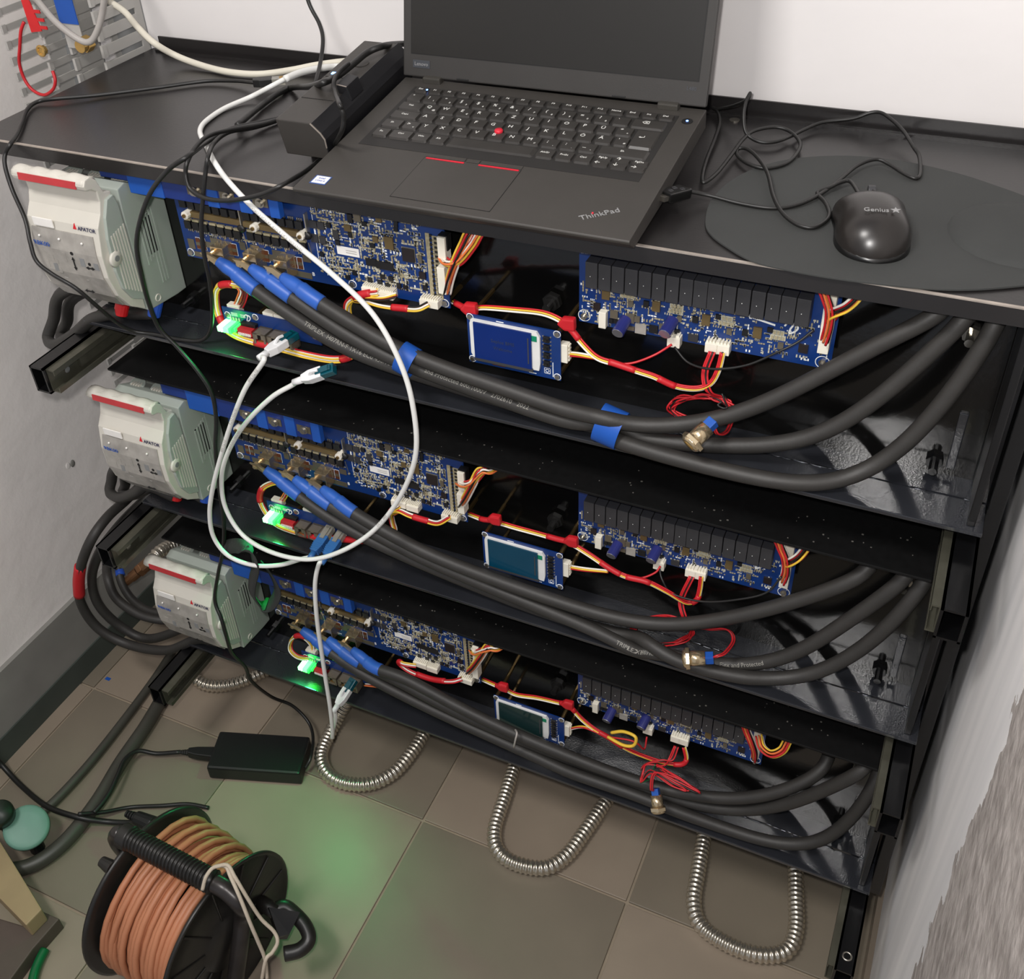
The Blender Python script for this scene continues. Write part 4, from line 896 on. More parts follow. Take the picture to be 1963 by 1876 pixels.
# ================================================================ coloured wire harnesses
WC = {'r': 'wire_red', 'y': 'wire_yellow', 'w': 'wire_white', 'k': 'wire_black', 'o': 'wire_orange', 'b': 'wire_brown'}
def bundle(t, pts, cols, spread=.0022, r=.0011, twist=3., tapes=(), res=8):
    sp_ = spline(pts, res); fr_ = frame(sp_); n = len(cols); N = len(fr_)
    for i, c in enumerate(cols):
        a0 = 2*math.pi*i/n; rad = spread*(.55 if i % 2 else 1)
        q = []
        for j, (p, tt, a, b) in enumerate(fr_):
            an = a0+twist*j/N; q.append(p+(a*math.cos(an)+b*math.sin(an))*rad)
        MB().sweep(q, r, 6).build('wire', WC[c], t, True)
    for (f0, f1) in tapes:
        i0, i1 = int(f0*(N-1)), max(int(f0*(N-1))+1, int(f1*(N-1)))
        seg_ = sp_[i0:i1+1]
        if len(seg_) >= 2: MB().sweep(seg_, spread+r*1.15, 10).build('tape_wrap', 'tape_red', t, True)
    return sp_
def harness(name, label, p0, group): return thing(name, label, 'wiring', p0, group)
hA = 'wire harnesses from the management boards to the interface boards'
ca = {k: CONN[k] for k in CONN}
# top shelf
def hz(k, L):
    out = []
    for u, v, y in L:
        P = atf(u, v, y, ZTR-D*k+.004); P.z = min(P.z, -.0165-D*k); out.append(P)
    return out
t = harness('wire_harness', 'red, yellow and white wire loop around the top interface board', at(690, 575, y=.01), hA)
bundle(t, hz(0, [(725, 560, .014), (690, 566, .012), (668, 580, .012), (668, 605, .014), (680, 632, .012), (686, 660, .006), (672, 682, .002), (640, 689, 0), (590, 681, .0), (540, 668, .0), (490, 656, .002), (452, 643, .006), (430, 625, .012), (417, 595, .02), (414, 565, .022), (421, 548, .022), (445, 545, .022), (480, 554, .024), (515, 568, .024), (540, 580, .024), (552, 596, .022)]), 'ywroywyw', .0034, .0011, 2.5, ((.02, .07), (.30, .335), (.455, .50), (.60, .635), (.76, .80), (.90, .94)))
bundle(t, hz(0, [(822, 582, .014), (800, 592, .010), (765, 590, .010), (730, 586, .010), (700, 578, .010), (676, 574, .011)]), 'ywkoyb', .0026, .0011, 1.5, ((.30, .48),))
bundle(t, hz(0, [(760, 565, .014), (735, 572, .010), (705, 572, .010), (680, 572, .011)]), 'kywr', .0022, .0010, 1.)
bundle(t, hz(0, [(455, 546, .022), (462, 558, .022), (458, 572, .020), (452, 586, .020)]), 'oyow', .0024, .0010, .5); bundle(t, hz(0, [(462, 548, .022), (470, 560, .022), (468, 574, .020), (462, 588, .020)]), 'bwrb', .0024, .0010, .5)
t = harness('wire_harness', 'red, yellow and white wire loop around the middle interface board', at(750, 985, y=.01), hA)
bundle(t, hz(1, [(765, 968, .014), (750, 980, .012), (752, 1000, .018), (756, 1018, .018), (745, 1030, .014), (710, 1036, .006), (670, 1034, .002), (620, 1030, .002), (575, 1022, .004), (530, 1005, .008), (508, 980, .018), (498, 955, .022), (504, 935, .022), (525, 924, .022), (550, 925, .022), (566, 938, .022)]), 'rywoyw', .0032, .0011, 2.5, ((.36, .42), (.48, .54), (.72, .80)))
bundle(t, hz(1, [(862, 990, .014), (840, 1002, .010), (815, 997, .010), (785, 988, .010), (765, 980, .011), (752, 984, .012)]), 'yrwkoy', .0026, .0011, 1.5, ((.36, .55),)); bundle(t, hz(1, [(548, 926, .022), (552, 938, .022), (545, 952, .020), (538, 964, .020)]), 'ogyw', .0028, .0010, .5) if 'g' in WC else bundle(t, hz(1, [(548, 926, .022), (552, 938, .022), (545, 952, .020), (538, 964, .020)]), 'owyr', .0030, .0010, .5)
t = harness('wire_harness', 'red, yellow and white wire loop around the bottom interface board', at(760, 1265, y=.01), hA)
bundle(t, hz(2, [(600, 1250, .02), (597, 1235, .022), (585, 1222, .022), (570, 1218, .022), (558, 1228, .022), (557, 1245, .02), (570, 1258, .012), (590, 1262, .006)]), 'rywyw', .0030, .0010, 2.5, ((.30, .48),))
bundle(t, hz(2, [(798, 1275, .014), (775, 1272, .010), (765, 1268, .012), (770, 1275, .012), (790, 1288, .010), (830, 1302, .010), (865, 1305, .010), (885, 1300, .014)]), 'rwykrw', .0028, .0011, 1.5, ((.2, .4), (.62, .82)))
bundle(t, hz(2, [(745, 1318, .002), (722, 1314, .004), (700, 1312, .006)]), 'owr', .0022, .0010, 1.)
# upper sense wires leaving the right end of the management boards
def topanel(L): return L+[V((L[-1].x+.008, .046, L[-1].z)), V((L[-1].x+.008, YB+.001, L[-1].z))]
hB = 'sense wire bundles at the right end of the management boards'
for k, (L1, L2) in enumerate(([[(857, 560, .018), (862, 535, .012), (872, 505, .006), (888, 470, .006), (905, 440, .012)], [(848, 495, .018), (858, 505, .010), (880, 500, .006), (905, 470, .006), (925, 440, .012)]], [[(884, 968, .018), (892, 955, .010), (905, 930, .006), (918, 905, .006), (930, 885, .012)], [(880, 925, .018), (890, 930, .010), (905, 925, .006), (925, 900, .006), (940, 875, .012)]], [[(898, 1288, .018), (908, 1278, .010), (922, 1258, .006), (935, 1235, .008), (945, 1215, .012)], [(905, 1245, .018), (912, 1252, .010), (925, 1248, .006), (940, 1235, .006), (955, 1215, .012)]])):
    t = harness('wire_bundle', 'red, white, orange and black wires rising at the right end of the %s management board' % TIER[k], at(*L1[0][:2], y=.018), hB)
    bundle(t, topanel(hz(k, L1)), 'rwyrkow', .0042, .0012, 1.2); bundle(t, topanel(hz(k, L2)), 'rwoyrk', .0044, .0012, 1.2)
hC = 'sense wire bundles at the right end of the relay boards'
for k, (L1, L2) in enumerate(([[(1582, 655, .032), (1590, 625, .026), (1592, 595, .022), (1583, 565, .022), (1578, 545, .026)], [(1590, 610, .032), (1600, 600, .022), (1625, 588, .018), (1645, 568, .020), (1655, 545, .026)]], [[(1502, 1115, .032), (1508, 1095, .026), (1506, 1070, .022), (1496, 1045, .022), (1492, 1025, .026)], [(1506, 1078, .032), (1516, 1078, .022), (1532, 1068, .018), (1545, 1052, .020), (1553, 1030, .026)]], [[(1447, 1455, .032), (1447, 1440, .026), (1440, 1420, .022), (1430, 1395, .022), (1426, 1375, .026)], [(1456, 1410, .030), (1462, 1432, .018), (1480, 1444, .012), (1500, 1436, .014), (1512, 1415, .020)]])):
    t = harness('wire_bundle', 'red, yellow, white and black wires at the right end of the %s relay board' % TIER[k], at(*L1[0][:2], y=.03), hC)
    bundle(t, topanel(hz(k, L1)), 'wyrork', .0040, .0012, 1.); bundle(t, topanel(hz(k, L2)), 'yrwkyor', .0046, .0012, 1.)
# display harnesses
hD = 'display wire harnesses with red tape'
def knot(t, P, s=1.):
    MB().prism([(P.x-.010*s, P.z-.001), (P.x-.002*s, P.z-.007*s), (P.x+.009*s, P.z-.006*s), (P.x+.0085*s, P.z+.008*s), (P.x-.004*s, P.z+.007*s)], 'y', P.y-.004, P.y+.004).build('tape_flag', 'tape_red', t, bev=.0025)
specs = [
 ([(868, 578, .030), (898, 592, .020), (930, 590, .018), (985, 594, .016), (1040, 600, .014), (1075, 614, .012), (1095, 632, .012), (1118, 660, .010), (1145, 685, .008), (1180, 697, .008), (1225, 712, .008), (1255, 722, .010), (1295, 740, .014), (1335, 745, .018), (1362, 735, .022), (1377, 710, .026), (1386, 676, .030)],
  [(900, 592), (1087, 620)], [(1086, 678, .014), (1110, 680, .010), (1140, 685, .008)], [(1180, 698, .008), (1215, 695, .012), (1255, 680, .022), (1288, 660, .030)], ((.02, .10), (.36, .42), (.545, .62), (.70, .76)), [(1293, 665, .030), (1320, 695, .02), (1365, 707, .012), (1430, 700, .012), (1490, 675, .016), (1530, 655, .022), (1560, 632, .028)]),
 ([(898, 985, .030), (925, 995, .022), (945, 998, .020), (985, 1010, .018), (1030, 1022, .016), (1065, 1032, .014), (1092, 1040, .012), (1130, 1063, .010), (1170, 1090, .008), (1200, 1105, .008), (1240, 1115, .010), (1280, 1135, .014), (1315, 1155, .020), (1335, 1150, .024), (1342, 1130, .028), (1345, 1105, .032)],
  [(948, 995), (1095, 1037)], [(1088, 1086, .014), (1120, 1091, .010), (1165, 1095, .008)], [(1185, 1102, .008), (1225, 1108, .012), (1255, 1098, .022), (1266, 1085, .030)], ((.06, .14), (.30, .40), (.50, .58), (.60, .68), (.84, .90)), [(1264, 1088, .030), (1270, 1112, .02), (1290, 1138, .016), (1350, 1153, .014), (1420, 1148, .014), (1470, 1135, .018), (1498, 1105, .026)]),
 ([(925, 1302, .030), (948, 1312, .022), (965, 1318, .020), (990, 1331, .018), (1030, 1337, .016), (1065, 1345, .014), (1090, 1352, .012), (1115, 1378, .010), (1140, 1398, .008), (1165, 1412, .008), (1200, 1435, .010), (1240, 1452, .014), (1275, 1462, .018), (1305, 1465, .022), (1316, 1455, .026), (1312, 1432, .032)],
  [(963, 1316), (1088, 1350)], [(1088, 1398, .014), (1115, 1393, .010), (1140, 1400, .008), (1165, 1412, .008)], [(1165, 1412, .008), (1205, 1418, .008), (1222, 1425, .010), (1235, 1435, .018), (1240, 1412, .028)], ((.08, .16), (.36, .44), (.56, .66), (.84, .94)), [])]
for k, (main, knots, br, red, tapes, blk) in enumerate(specs):
    t = harness('wire_harness', 'taped red, yellow and white display wiring on the %s shelf' % TIER[k], at(*main[0][:2], y=.03), hD)
    bundle(t, hz(k, main), 'rywkr', .0022, .0010, 2., tapes, 6); bundle(t, hz(k, br), 'wyrw', .0018, .0010, 1.)
    for (u, v) in knots: knot(t, at(u, v, y=.012), 1. if k == 0 else .95)
    MB().sweep(spline(hz(k, red), 8), .0012, 6).build('wire', 'wire_red', t, True)
    if k == 2:
        MB().sweep(spline(hz(k, [(1165, 1412, .006), (1195, 1428, .0), (1215, 1428, .0), (1218, 1412, .002), (1195, 1402, .006), (1172, 1404, .008)]), 8), .0022, 6).build('wire', 'wire_yellow', t, True)
    if blk: MB().sweep(spline(hz(k, blk), 8), .0012, 6).build('wire', 'cord_black', t, True)
# push buttons on a coil of red wire
hE = 'steel push buttons hanging on red wire'
def pushbutton(k, c, axis, label, coil, feed, tail, size=1.):
    C = V(c); ax = V(axis).normalized(); t = thing('push_button', label, 'push button', C, hE)
    R_ = .0098*size
    MB().cyl(C, C+ax*.020*size, R_*.82, seg=22).build('barrel', 'nickel', t, True)
    MB().cyl(C-ax*.001, C+ax*.0035, R_*1.22, seg=6).build('hex_nut', 'nickel', t, bev=.0006)
    MB().lathe(C-ax*.001, -ax, [(0, .0022), (R_*.62, .0022), (R_*.68, .0030), (R_*.82, .0030), (R_*1.02, .0012), (R_*1.04, 0)], 24).build('face', 'nickel', t, True)
    MB().lathe(C-ax*.0012, -ax, [(0, .0034), (R_*.55, .0032), (R_*.6, .0020)], 20).build('button', 'brass', t, True)
    MB().cyl(C+ax*.020*size, C+ax*.029*size, R_*.72, seg=4).build('terminal_block', 'tape_blue', t, bev=.0008)
    for j, (L, m_) in enumerate([(coil, 'wire_red'), (coil, 'wire_red'), (coil, 'cord_black'), (coil, 'wire_red')]):
        pts = [P+V((random.uniform(-.003, .003), random.uniform(-.003, .003), random.uniform(-.002, .003))) for P in L]
        full = [P+V((j*.0017-.002, 0, 0)) for P in feed]+pts+[P+V((j*.0008, 0, 0)) for P in tail]+[C+ax*.028*size]
        MB().sweep(spline(full, 6), .0010, 6).build('wire', m_, t, True)
    return t
def loop(k, uv, y, rx_, ry_, turns=2.3, a0=.4, n=9):
    L = []
    for i in range(int(turns*n)):
        q = a0+2*math.pi*i/n; L.append(atf(uv[0]+math.cos(q)*rx_*(1-.08*(i//n)), uv[1]+math.sin(q)*ry_*(1-.1*(i//n)), y, ZTR-D*k+.003))
    return L
C = at(1326, 848, y=-.030); pushbutton(0, C, (.42, .62, .42), 'steel push button resting on the cables of the top shelf', loop(0, (1345, 783), .030, 60, 24, 2.3, -.9), [at(1364, 674, y=.030), at(1350, 715, y=.024), at(1358, 750, y=.02)], [at(1404, 786, y=.030), at(1398, 812, y=.028), at(1388, 829, y=.010), at(1372, 830, y=-.008)])
C = at(1316, 1262, y=-.026); pushbutton(1, C, (.90, .30, .12), 'steel push button resting on the cables of the middle shelf', loop(1, (1270, 1210), .028, 58, 27, 2.2, -.6), [at(1325, 1105, y=.032), at(1305, 1150, y=.024), at(1312, 1185, y=.016)], [at(1350, 1205, y=.030), at(1392, 1206, y=.028), at(1404, 1226, y=.018), at(1388, 1250, y=-.012), at(1372, 1257, y=-.022)])
C = at(1262, 1552, y=-.034); pushbutton(2, C, (-.35, .55, .62), 'steel push button resting on the cables of the bottom shelf', [at(1270, 1462, y=.012), at(1245, 1465, y=.006), at(1230, 1478, y=-.006), at(1228, 1496, y=-.016), at(1250, 1478, y=-.010), at(1290, 1503, y=-.018), at(1318, 1516, y=-.020), at(1290, 1493, y=-.014), at(1258, 1468, y=-.004), at(1300, 1490, y=-.014), at(1340, 1518, y=-.020), at(1300, 1498, y=-.018)], [at(1296, 1430, y=.032), at(1285, 1455, y=.02)], [at(1255, 1480, y=-.016), at(1247, 1512, y=-.026)], .9)
o, _ = cable('twist_tie', 'thin green twist tie on the red wires of the bottom shelf', 'twist tie', [at(1256, 1465, y=.0), at(1252, 1478, y=-.004), at(1250, 1490, y=-.006), at(1240, 1496, y=-.008), at(1228, 1500, y=-.008)], .0009, 'rubber_green', 4, 6)
o, _ = cable('twist_tie', 'thin black twist tie on the red wire coil of the top shelf', 'twist tie', [at(1384, 754, y=.01), at(1390, 770, y=.008), at(1394, 780, y=.008), at(1386, 782, y=.006), at(1376, 776, y=.008), at(1384, 770, y=.01)], .0009, 'cord_black', 4, 6)

# ================================================================ network cables
ER = .0029
def plug(t, P, d, boot, body, upv=(0, 0, 1)):
    d = V(d).normalized(); up_ = V(upv); up_ = (up_-d*up_.dot(d)).normalized(); sd = d.cross(up_)
    M_ = Matrix((sd, d, up_)).transposed().to_4x4(); M_ = Matrix.Translation(P) @ M_
    MB(M_).box(-.0058, .0058, 0, .020, -.0042, .0040).build('plug_body', body, t, bev=.0006)
    MB(M_).box(-.0030, .0030, -.002, .016, .0048, .0062).box(-.003, .003, .014, .0175, .003, .0062).build('plug_latch', body, t)
    MB(M_).prism([(-.0068, .004), (-.0068, -.012), (-.0040, -.022), (.0040, -.022), (.0068, -.012), (.0068, .004)], 'z', -.0048, .0046).build('plug_boot', boot, t, bev=.001)
    MB(M_).cyl((0, -.034, 0), (0, -.021, 0), .0038, .0042, seg=12).build('strain_relief', boot, t, True)
    if boot == 'plug_white': MB(M_).sweep(spline([V((0, -.010, .004)), V((0, -.004, .0085)), V((0, .003, .0075))], 4), .0018, 6).build('latch_guard', boot, t)
    else:
        for i in range(5): MB(M_).box(-.0072+i*.0004, .0072-i*.0004, -.010-i*.0028, -.0088-i*.0028, -.0052, .0050).build('boot_rib', boot, t)
    return P-d*.030
# from the table, hanging in a wide loop, ending in a loose plug
t = thing('network_cable', 'white network cable looping down from the table to a loose teal plug', 'cable', at(540, 160, z=.01))
P = atf(612, 716, -.028, ZTR+.006); dr = (at(655, 703, y=-.016)-at(600, 722, y=-.026)); e = plug(t, P, dr, 'plug_white', 'plug_teal', (0, -.5, .85))
L = [e, at(560, 738, y=-.036), at(520, 762, y=-.042), at(470, 812, y=-.046), at(438, 865, y=-.048), at(425, 915, y=-.05), at(432, 972, y=-.05), at(465, 1025, y=-.054), at(520, 1058, y=-.064), at(590, 1072, y=-.066), at(655, 1056, y=-.060), at(718, 1015, y=-.050), at(768, 950, y=-.046), at(797, 870, y=-.046), at(791, 775, y=-.044), at(765, 690, y=-.04), at(715, 602, y=-.036), at(640, 528, y=-.03), at(560, 462, y=-.024), at(490, 402, y=-.016), at(440, 350, y=-.010), at(412, 312, y=-.004), at(396, 280, z=.0032), at(386, 262, z=.0032), at(384, 248, z=.0032), at(395, 232, z=.0032), at(430, 208, z=.0032), at(480, 186, z=.006), at(515, 168, z=.018), at(545, 152, z=.024)]
sp_ = spline(L, 8); MB().sweep(sp_, ER, 10).build('jacket', 'cable_white', t, True)
for s0, s_ in ((.12, 'VENTION  CAT.6 UTP'), (.55, 'EIA/TIA  568B'), (.95, 'VENTION  CAT.6 UTP  PATCH CORD'), (1.12, 'VENTION  CAT.6')): wraptext('cable_print', s_, 'cable_grey', t, sp_, s0, ER, .0042, .2)
# from the top interface board to the middle one
t = thing('network_cable', 'white network cable from the top interface board to a blue plug below', 'cable', at(545, 655, y=-.02))
P = at(541, 657, y=-.016); d0 = at(562, 645, y=.0)-at(518, 674, y=-.032); e = plug(t, P, d0, 'plug_white', 'plug_teal')
P2 = at(619, 1033, y=-.014); d2 = at(630, 1018, y=.002)-at(600, 1062, y=-.036); e2 = plug(t, P2, d2, 'plug_blue', 'plug_clear')
L = [e, at(505, 692, y=-.054), at(470, 745, y=-.058), at(443, 812, y=-.06), at(422, 880, y=-.06), at(408, 935, y=-.06), at(402, 985, y=-.06), at(410, 1030, y=-.06), at(438, 1065, y=-.06), at(485, 1083, y=-.056), at(535, 1083, y=-.052), at(575, 1072, y=-.050), e2]
sp_ = spline(L, 8); MB().sweep(sp_, ER, 10).build('jacket', 'cable_white', t, True)
for s0, s_ in ((.03, 'EIA/TIA 568B'), (.10, 'VENTION CAT.6'), (.16, 'EIA/TIA 568B')): wraptext('cable_print', s_, 'cable_grey', t, sp_, s0, ER, .0042, .1)
# from the middle board down and back up to the bottom one
t = thing('network_cable', 'white network cable hanging from a blue plug past the bottom shelf', 'cable', at(630, 1050, y=-.02))
P2 = at(643, 1040, y=-.014); e2 = plug(t, P2, d2, 'plug_blue', 'plug_clear')
P3 = at(664, 1325, y=-.016); d3 = at(676, 1308, y=.0)-at(648, 1352, y=-.034); e3 = plug(t, P3, d3, 'plug_white', 'plug_teal')
L = [e2, at(611, 1082, y=-.05), at(604, 1120, y=-.054), at(607, 1180, y=-.056), at(615, 1240, y=-.056), at(624, 1300, y=-.056), at(632, 1350, y=-.056), at(637, 1395, y=-.054), at(637, 1413, y=-.050), at(638, 1400, y=-.046), at(643, 1378, y=-.045), e3]
MB().sweep(spline(L, 8), ER, 10).build('jacket', 'cable_white', t, True)
# cable coming out of the duct along the table
t = thing('network_cable', 'ivory network cable leaving the slotted duct and lying across the table', 'cable', at(238, 20, y=.28))
L = [V((-.50, .29, .075)), at(238, 22, y=.285), at(262, 50, y=.275), at(295, 82, y=.262), at(340, 108, z=.012), at(395, 128, z=.0055), at(445, 139, z=.005), at(500, 142, z=.005), at(560, 134, z=.006), at(600, 126, z=.010), at(640, 120, y=.306), at(680, 116, y=.310), at(730, 113, y=.310)]
MB().sweep(spline(L, 8), .0042, 10).build('jacket', 'cable_ivory', t, True)
L = [at(547, 151, z=.0245), at(580, 138, z=.022), at(620, 130, z=.018), at(650, 128, z=.014), at(690, 128, y=.272)]
o, _ = cable('network_cable', 'white network cable lying behind the docking station', 'cable', L, .0042, 'cable_white', 8, 10)
# ================================================================ things on the table
# ---- laptop (local frame: x right along the front edge, y towards the hinge, z out of the keyboard)
th, ph = math.radians(6.79), math.radians(.473)
ex = V((math.cos(ph), math.sin(ph), 0)); ey0 = V((-math.sin(ph), math.cos(ph), 0)); eyl = ey0*math.cos(th)+V((0, 0, 1))*math.sin(th); ezl = ex.cross(eyl)
LM = Matrix.Translation(V((0, -.032, .018))) @ Matrix((ex, eyl, ezl)).transposed().to_4x4()
LW, LD = .3366, .2385
lt = thing('laptop', 'black open laptop with a red pointing stick, its screen switched off', 'laptop', (LW/2, .09, 0))
def lm(): return MB(LM)
lm().prism([(.0005, -.004), (0, -.0015), (.001, 0), (LD, 0), (LD, -.0195), (.10, -.0195), (.012, -.0150)], 'x', 0, LW).build('base', 'laptop', lt, bev=.0008)
lm().box(.0215, .3145, .0925, .2195, -.0002, .0003).build('key_well', 'key_well', lt)
for (x, y) in ((.03, .02), (.31, .02)): lm().cyl((x, y+.03, -.0185), (x, y+.03, -.0175), .006).build('foot', 'mouse_dark', lt)
KM = {}
def key(x, y, w_, h_, lab=None, lab2=None):
    k = (round(w_, 4), round(h_, 4))
    if k not in KM:
        a, b = w_/2, h_/2; c = .0016
        o1 = [(-a, b), (a, b), (a, -b+c), (a-c, -b), (-a+c, -b), (-a, -b+c)]
        o2 = [(p*.93, q*.9+.0003) for p, q in o1]
        KM[k] = MB().prism(o1, 'z', 0, .0020, o2).mesh('key', 'key')
    o = newobj('key', KM[k], lt, M=LM @ Matrix.Translation((x, y, .0003)))
    def leg(s_, dx, dy, size): text('legend', s_, 'legend', o, LM @ V((x+dx, y+dy, .0023)), ex, eyl, size, .0001)
    if lab:
        if len(lab) == 1: leg(lab, -.0035, .0026, .0070)
        else: leg(lab, -.001, .0020, .0040)
    if lab2: leg(lab2, .0038, -.0030, .0038)
    return o
mm = .001; U = 19.05*mm; ks = 16.6*mm
xs = 26*mm
def row(y, items, h_=15.6*mm):
    x = xs
    for it in items:
        lab, un = it[0], it[1]; w_ = un*U
        key(x+w_/2, y, w_-(U-ks), h_, lab, it[2] if len(it) > 2 else None); x += w_
row(193*mm, [('°', 1), ('!', 1, '1'), ('"', 1, '2'), ('§', 1, '3'), ('$', 1, '4'), ('%', 1, '5'), ('&', 1, '6'), ('/', 1, '7'), ('(', 1, '8'), (')', 1, '9'), ('=', 1, '0'), ('?', 1, 'ß'), ('`', 1), ('⌫', 1.9)])
row(174*mm, [('Tab', 1.5)]+[(c, 1, '@' if c == 'Q' else '€' if c == 'E' else None) for c in 'QWERTZUIOP']+[('Ü', 1), ('*', 1, '+')])
key(xs+14.2*U, 164.5*mm, 1.35*U-(U-ks), 34.5*mm, '↵')
row(155*mm, [('Caps', 1.75)]+[(c, 1) for c in 'ASDFGHJKL']+[('Ö', 1), ('Ä', 1), ("'", .85, '#')])
row(136*mm, [('Sh', 1.25), ('>', 1, '<')]+[(c, 1) for c in 'YXCVBN']+[('M', 1, 'µ'), (';', 1, ','), (':', 1, '.'), ('_', 1, '-'), ('Sh', 2.65)])
x = xs
for lab, un in (('Fn', 1), ('Ctrl', 1.35), ('Win', 1.05), ('Alt', 1.0), (None, 4.95), ('AltGr', 1.05), ('PrtSc', 1.0), ('Ctrl', 1.0)):
    key(x+un*U/2, 116.5*mm, un*U-(U-ks), 15.6*mm, lab); x += un*U
for i, (a, b) in enumerate((('PgUp', '←'), ('↑', '↓'), ('PgDn', '→'))):
    key(x+(i+.5)*U*.93, 120.5*mm, U*.93-2.4*mm, 7.6*mm, a); key(x+(i+.5)*U*.93, 110.5*mm, U*.93-2.4*mm, 7.8*mm, b)
x = xs
for i, lab in enumerate(['Esc', 'F1', 'F2', 'F3', 'F4', 'F5', 'F6', 'F7', 'F8', 'F9', 'F10', 'F11', 'F12', 'Home', 'End', 'Ins', 'Del']):
    key(x+i*16.9*mm+7.6*mm, 210.5*mm, 14.4*mm, 9.5*mm, lab)
lm().lathe((.1534, .1445, .002), (0, 0, 1), [(.0042, 0), (.0044, .0018), (.0036, .0030), (0, .0034)], 16).build('pointing_stick', 'stripe_red', lt, True)
tp = lm().box(.1010, .2020, .0115, .0850, 0, .0003).build('touchpad', 'laptop', lt)
for (x0, x1, y0, y1) in ((.1005, .2025, .0110, .0115), (.1005, .1010, .0110, .0850), (.2020, .2025, .0110, .0850)): lm().box(x0, x1, y0, y1, 0, .00035).build('touchpad_gap', 'seam', tp)
for (x0, x1) in ((.1010, .1430), (.1445, .1580), (.1595, .2020)): lm().box(x0, x1, .0855, .0915, 0, .0008).build('pad_button', 'laptop', lt, bev=.0003)
for (x0, x1) in ((.1030, .1435), (.1590, .2005)): lm().box(x0, x1, .0822, .0840, .0002, .0009).build('red_stripe', 'stripe_red', lt)
sk = lm().box(.0115, .0290, .0125, .0275, 0, .0003).build('sticker', 'sticker_blue', lt); lm().box(.0130, .0280, .0140, .0262, .0003, .0005).build('sticker_face', 'label_white', sk)
for (s_, y, z_) in (('intel', .0225, .0042), ('CORE i5', .0180, .0030)): text('sticker_print', s_, 'ink_blue', sk, LM @ V((.0205, y, .0006)), ex, eyl, z_, .0001)
ang = math.radians(37); tx = ex*math.cos(ang)+eyl*math.sin(ang); ty = -ex*math.sin(ang)+eyl*math.cos(ang)
lg = text('logo', 'ThinkPad', 'badge_text', lt, LM @ V((.2985, .0325, .0004)), tx, ty, .0098, .0003)
MB().ball(LM @ V((.2985, .0325, .0006))+tx*-.0052+ty*.0036, .0011, 8).build('logo_dot', 'stripe_red', lg)
lm().cyl((.3250, .2110, 0), (.3250, .2110, .0006), .0055, seg=18).build('power_button', 'seam', lt); lm().cyl((.3250, .2110, .0006), (.3250, .2110, .0011), .0012, seg=10).build('power_light', 'led_blue', lt)
lm().cyl((.0405, .2112, .0022), (.0405, .2112, .0027), .0011, seg=8).build('lock_light', 'led_blue', lt)
# lid
la = math.radians(11.5); dl = ey0*math.sin(la)+V((0, 0, 1))*math.cos(la); nl = dl.cross(ex)*-1
HM = Matrix.Translation(LM @ V((0, .2345, .004))) @ Matrix((ex, dl, ex.cross(dl))).transposed().to_4x4()   # x right, y up the lid, z towards the user
HM = Matrix.Translation(LM @ V((0, .2345, .004))) @ Matrix((ex, dl, ex.cross(dl))).transposed().to_4x4()
lid = MB(HM).box(0, LW, 0, .226, -.0070, 0).build('lid', 'laptop_lid', lt, bev=.0015)
MB(HM).box(.0095, LW-.0095, .0235, .218, 0, .0004).build('screen_frame', 'seam', lid)
MB(HM).box(.0105, LW-.0105, .0245, .217, .0002, .0006).build('screen', 'screen', lid)
o = MB(HM).box(.0120, .0325, .0095, .0175, 0, .0005).build('maker_badge', 'badge', lid); text('badge_print', 'Lenovo', 'badge_text', o, HM @ V((.02225, .0135, .0007)), ex, dl, .0055, .0001)
text('model_print', 'L480', 'badge', lid, HM @ V((.3205, .0165, .0003)), ex, dl, .0050, .0001)
for x in (.072, .247): MB(HM).box(x-.007, x+.007, .0012, .0028, 0, .0010).build('bumper', 'seam', lid, bev=.0004)
for x in (.0365, .2995):
    lm().box(x-.0105, x+.0105, .2290, .2395, -.001, .0062).build('hinge', 'hinge', lt, bev=.0015)

# ---- side docking station under and left of the laptop
dk = thing('docking_station', 'black docking station at the left side of the laptop', 'docking station', (-.03, .1, 0))
dM = LM
lm_ = lambda: MB(LM)
def atl(u, v, h):
    a, b = LM.inverted() @ CAMP, LM.inverted() @ at(u, v, z=-1); d_ = b-a; return LM @ (a+d_*((h-a.z)/d_.z))
prof = [(-.046, .066), (-.006, .066), (-.006, .205), (-.046, .205)]
body = [(-.056, -.012), (-.060, .026), (-.018, .026), (-.0085, .016), (-.0050, .010), (-.0050, -.012)]
lm_().prism(body, 'y', .075, .262).build('body', 'dock', dk, bev=.0012)
lm_().prism([(-.0183, .0263), (-.0086, .0163), (-.0048, .0102), (-.0048, -.010), (-.0040, -.010), (-.0040, .0105), (-.0076, .0170), (-.0170, .0268)], 'y', .0752, .262).build('inner_wall', 'dock_side', dk)
lm_().prism([(-.0182, .0264), (-.0082, .0166), (-.0044, .0102), (-.0044, .0010), (-.0052, .0010), (-.0056, .0100), (-.0092, .0160), (-.0190, .0258)], 'y', .0742, .0755).build('edge_line', 'edge_worn', dk)
lm_().prism([(-.024, .0262), (-.0245, .036), (-.0125, .034), (-.0085, .0185), (-.012, .0185)], 'y', .140, .166).build('eject_slider', 'dock_side', dk, bev=.0015)
lm_().prism([(-.0245, .0362), (-.0120, .0345), (-.0120, .0340), (-.0245, .0356)], 'y', .1395, .1405).build('slider_edge', 'edge_worn', dk)
for y in (.123, .172): lm_().box(-.058, -.020, y, y+.0006, .0258, .0264).build('seam', 'seam', dk)
lm_().cyl((-.034, .208, .0258), (-.034, .208, .0266), .0085, seg=24).build('power_button', 'laptop', dk)
lm_().box(-.0545, -.0505, .178, .182, .0258, .0268).build('power_light', 'led_blue', dk)
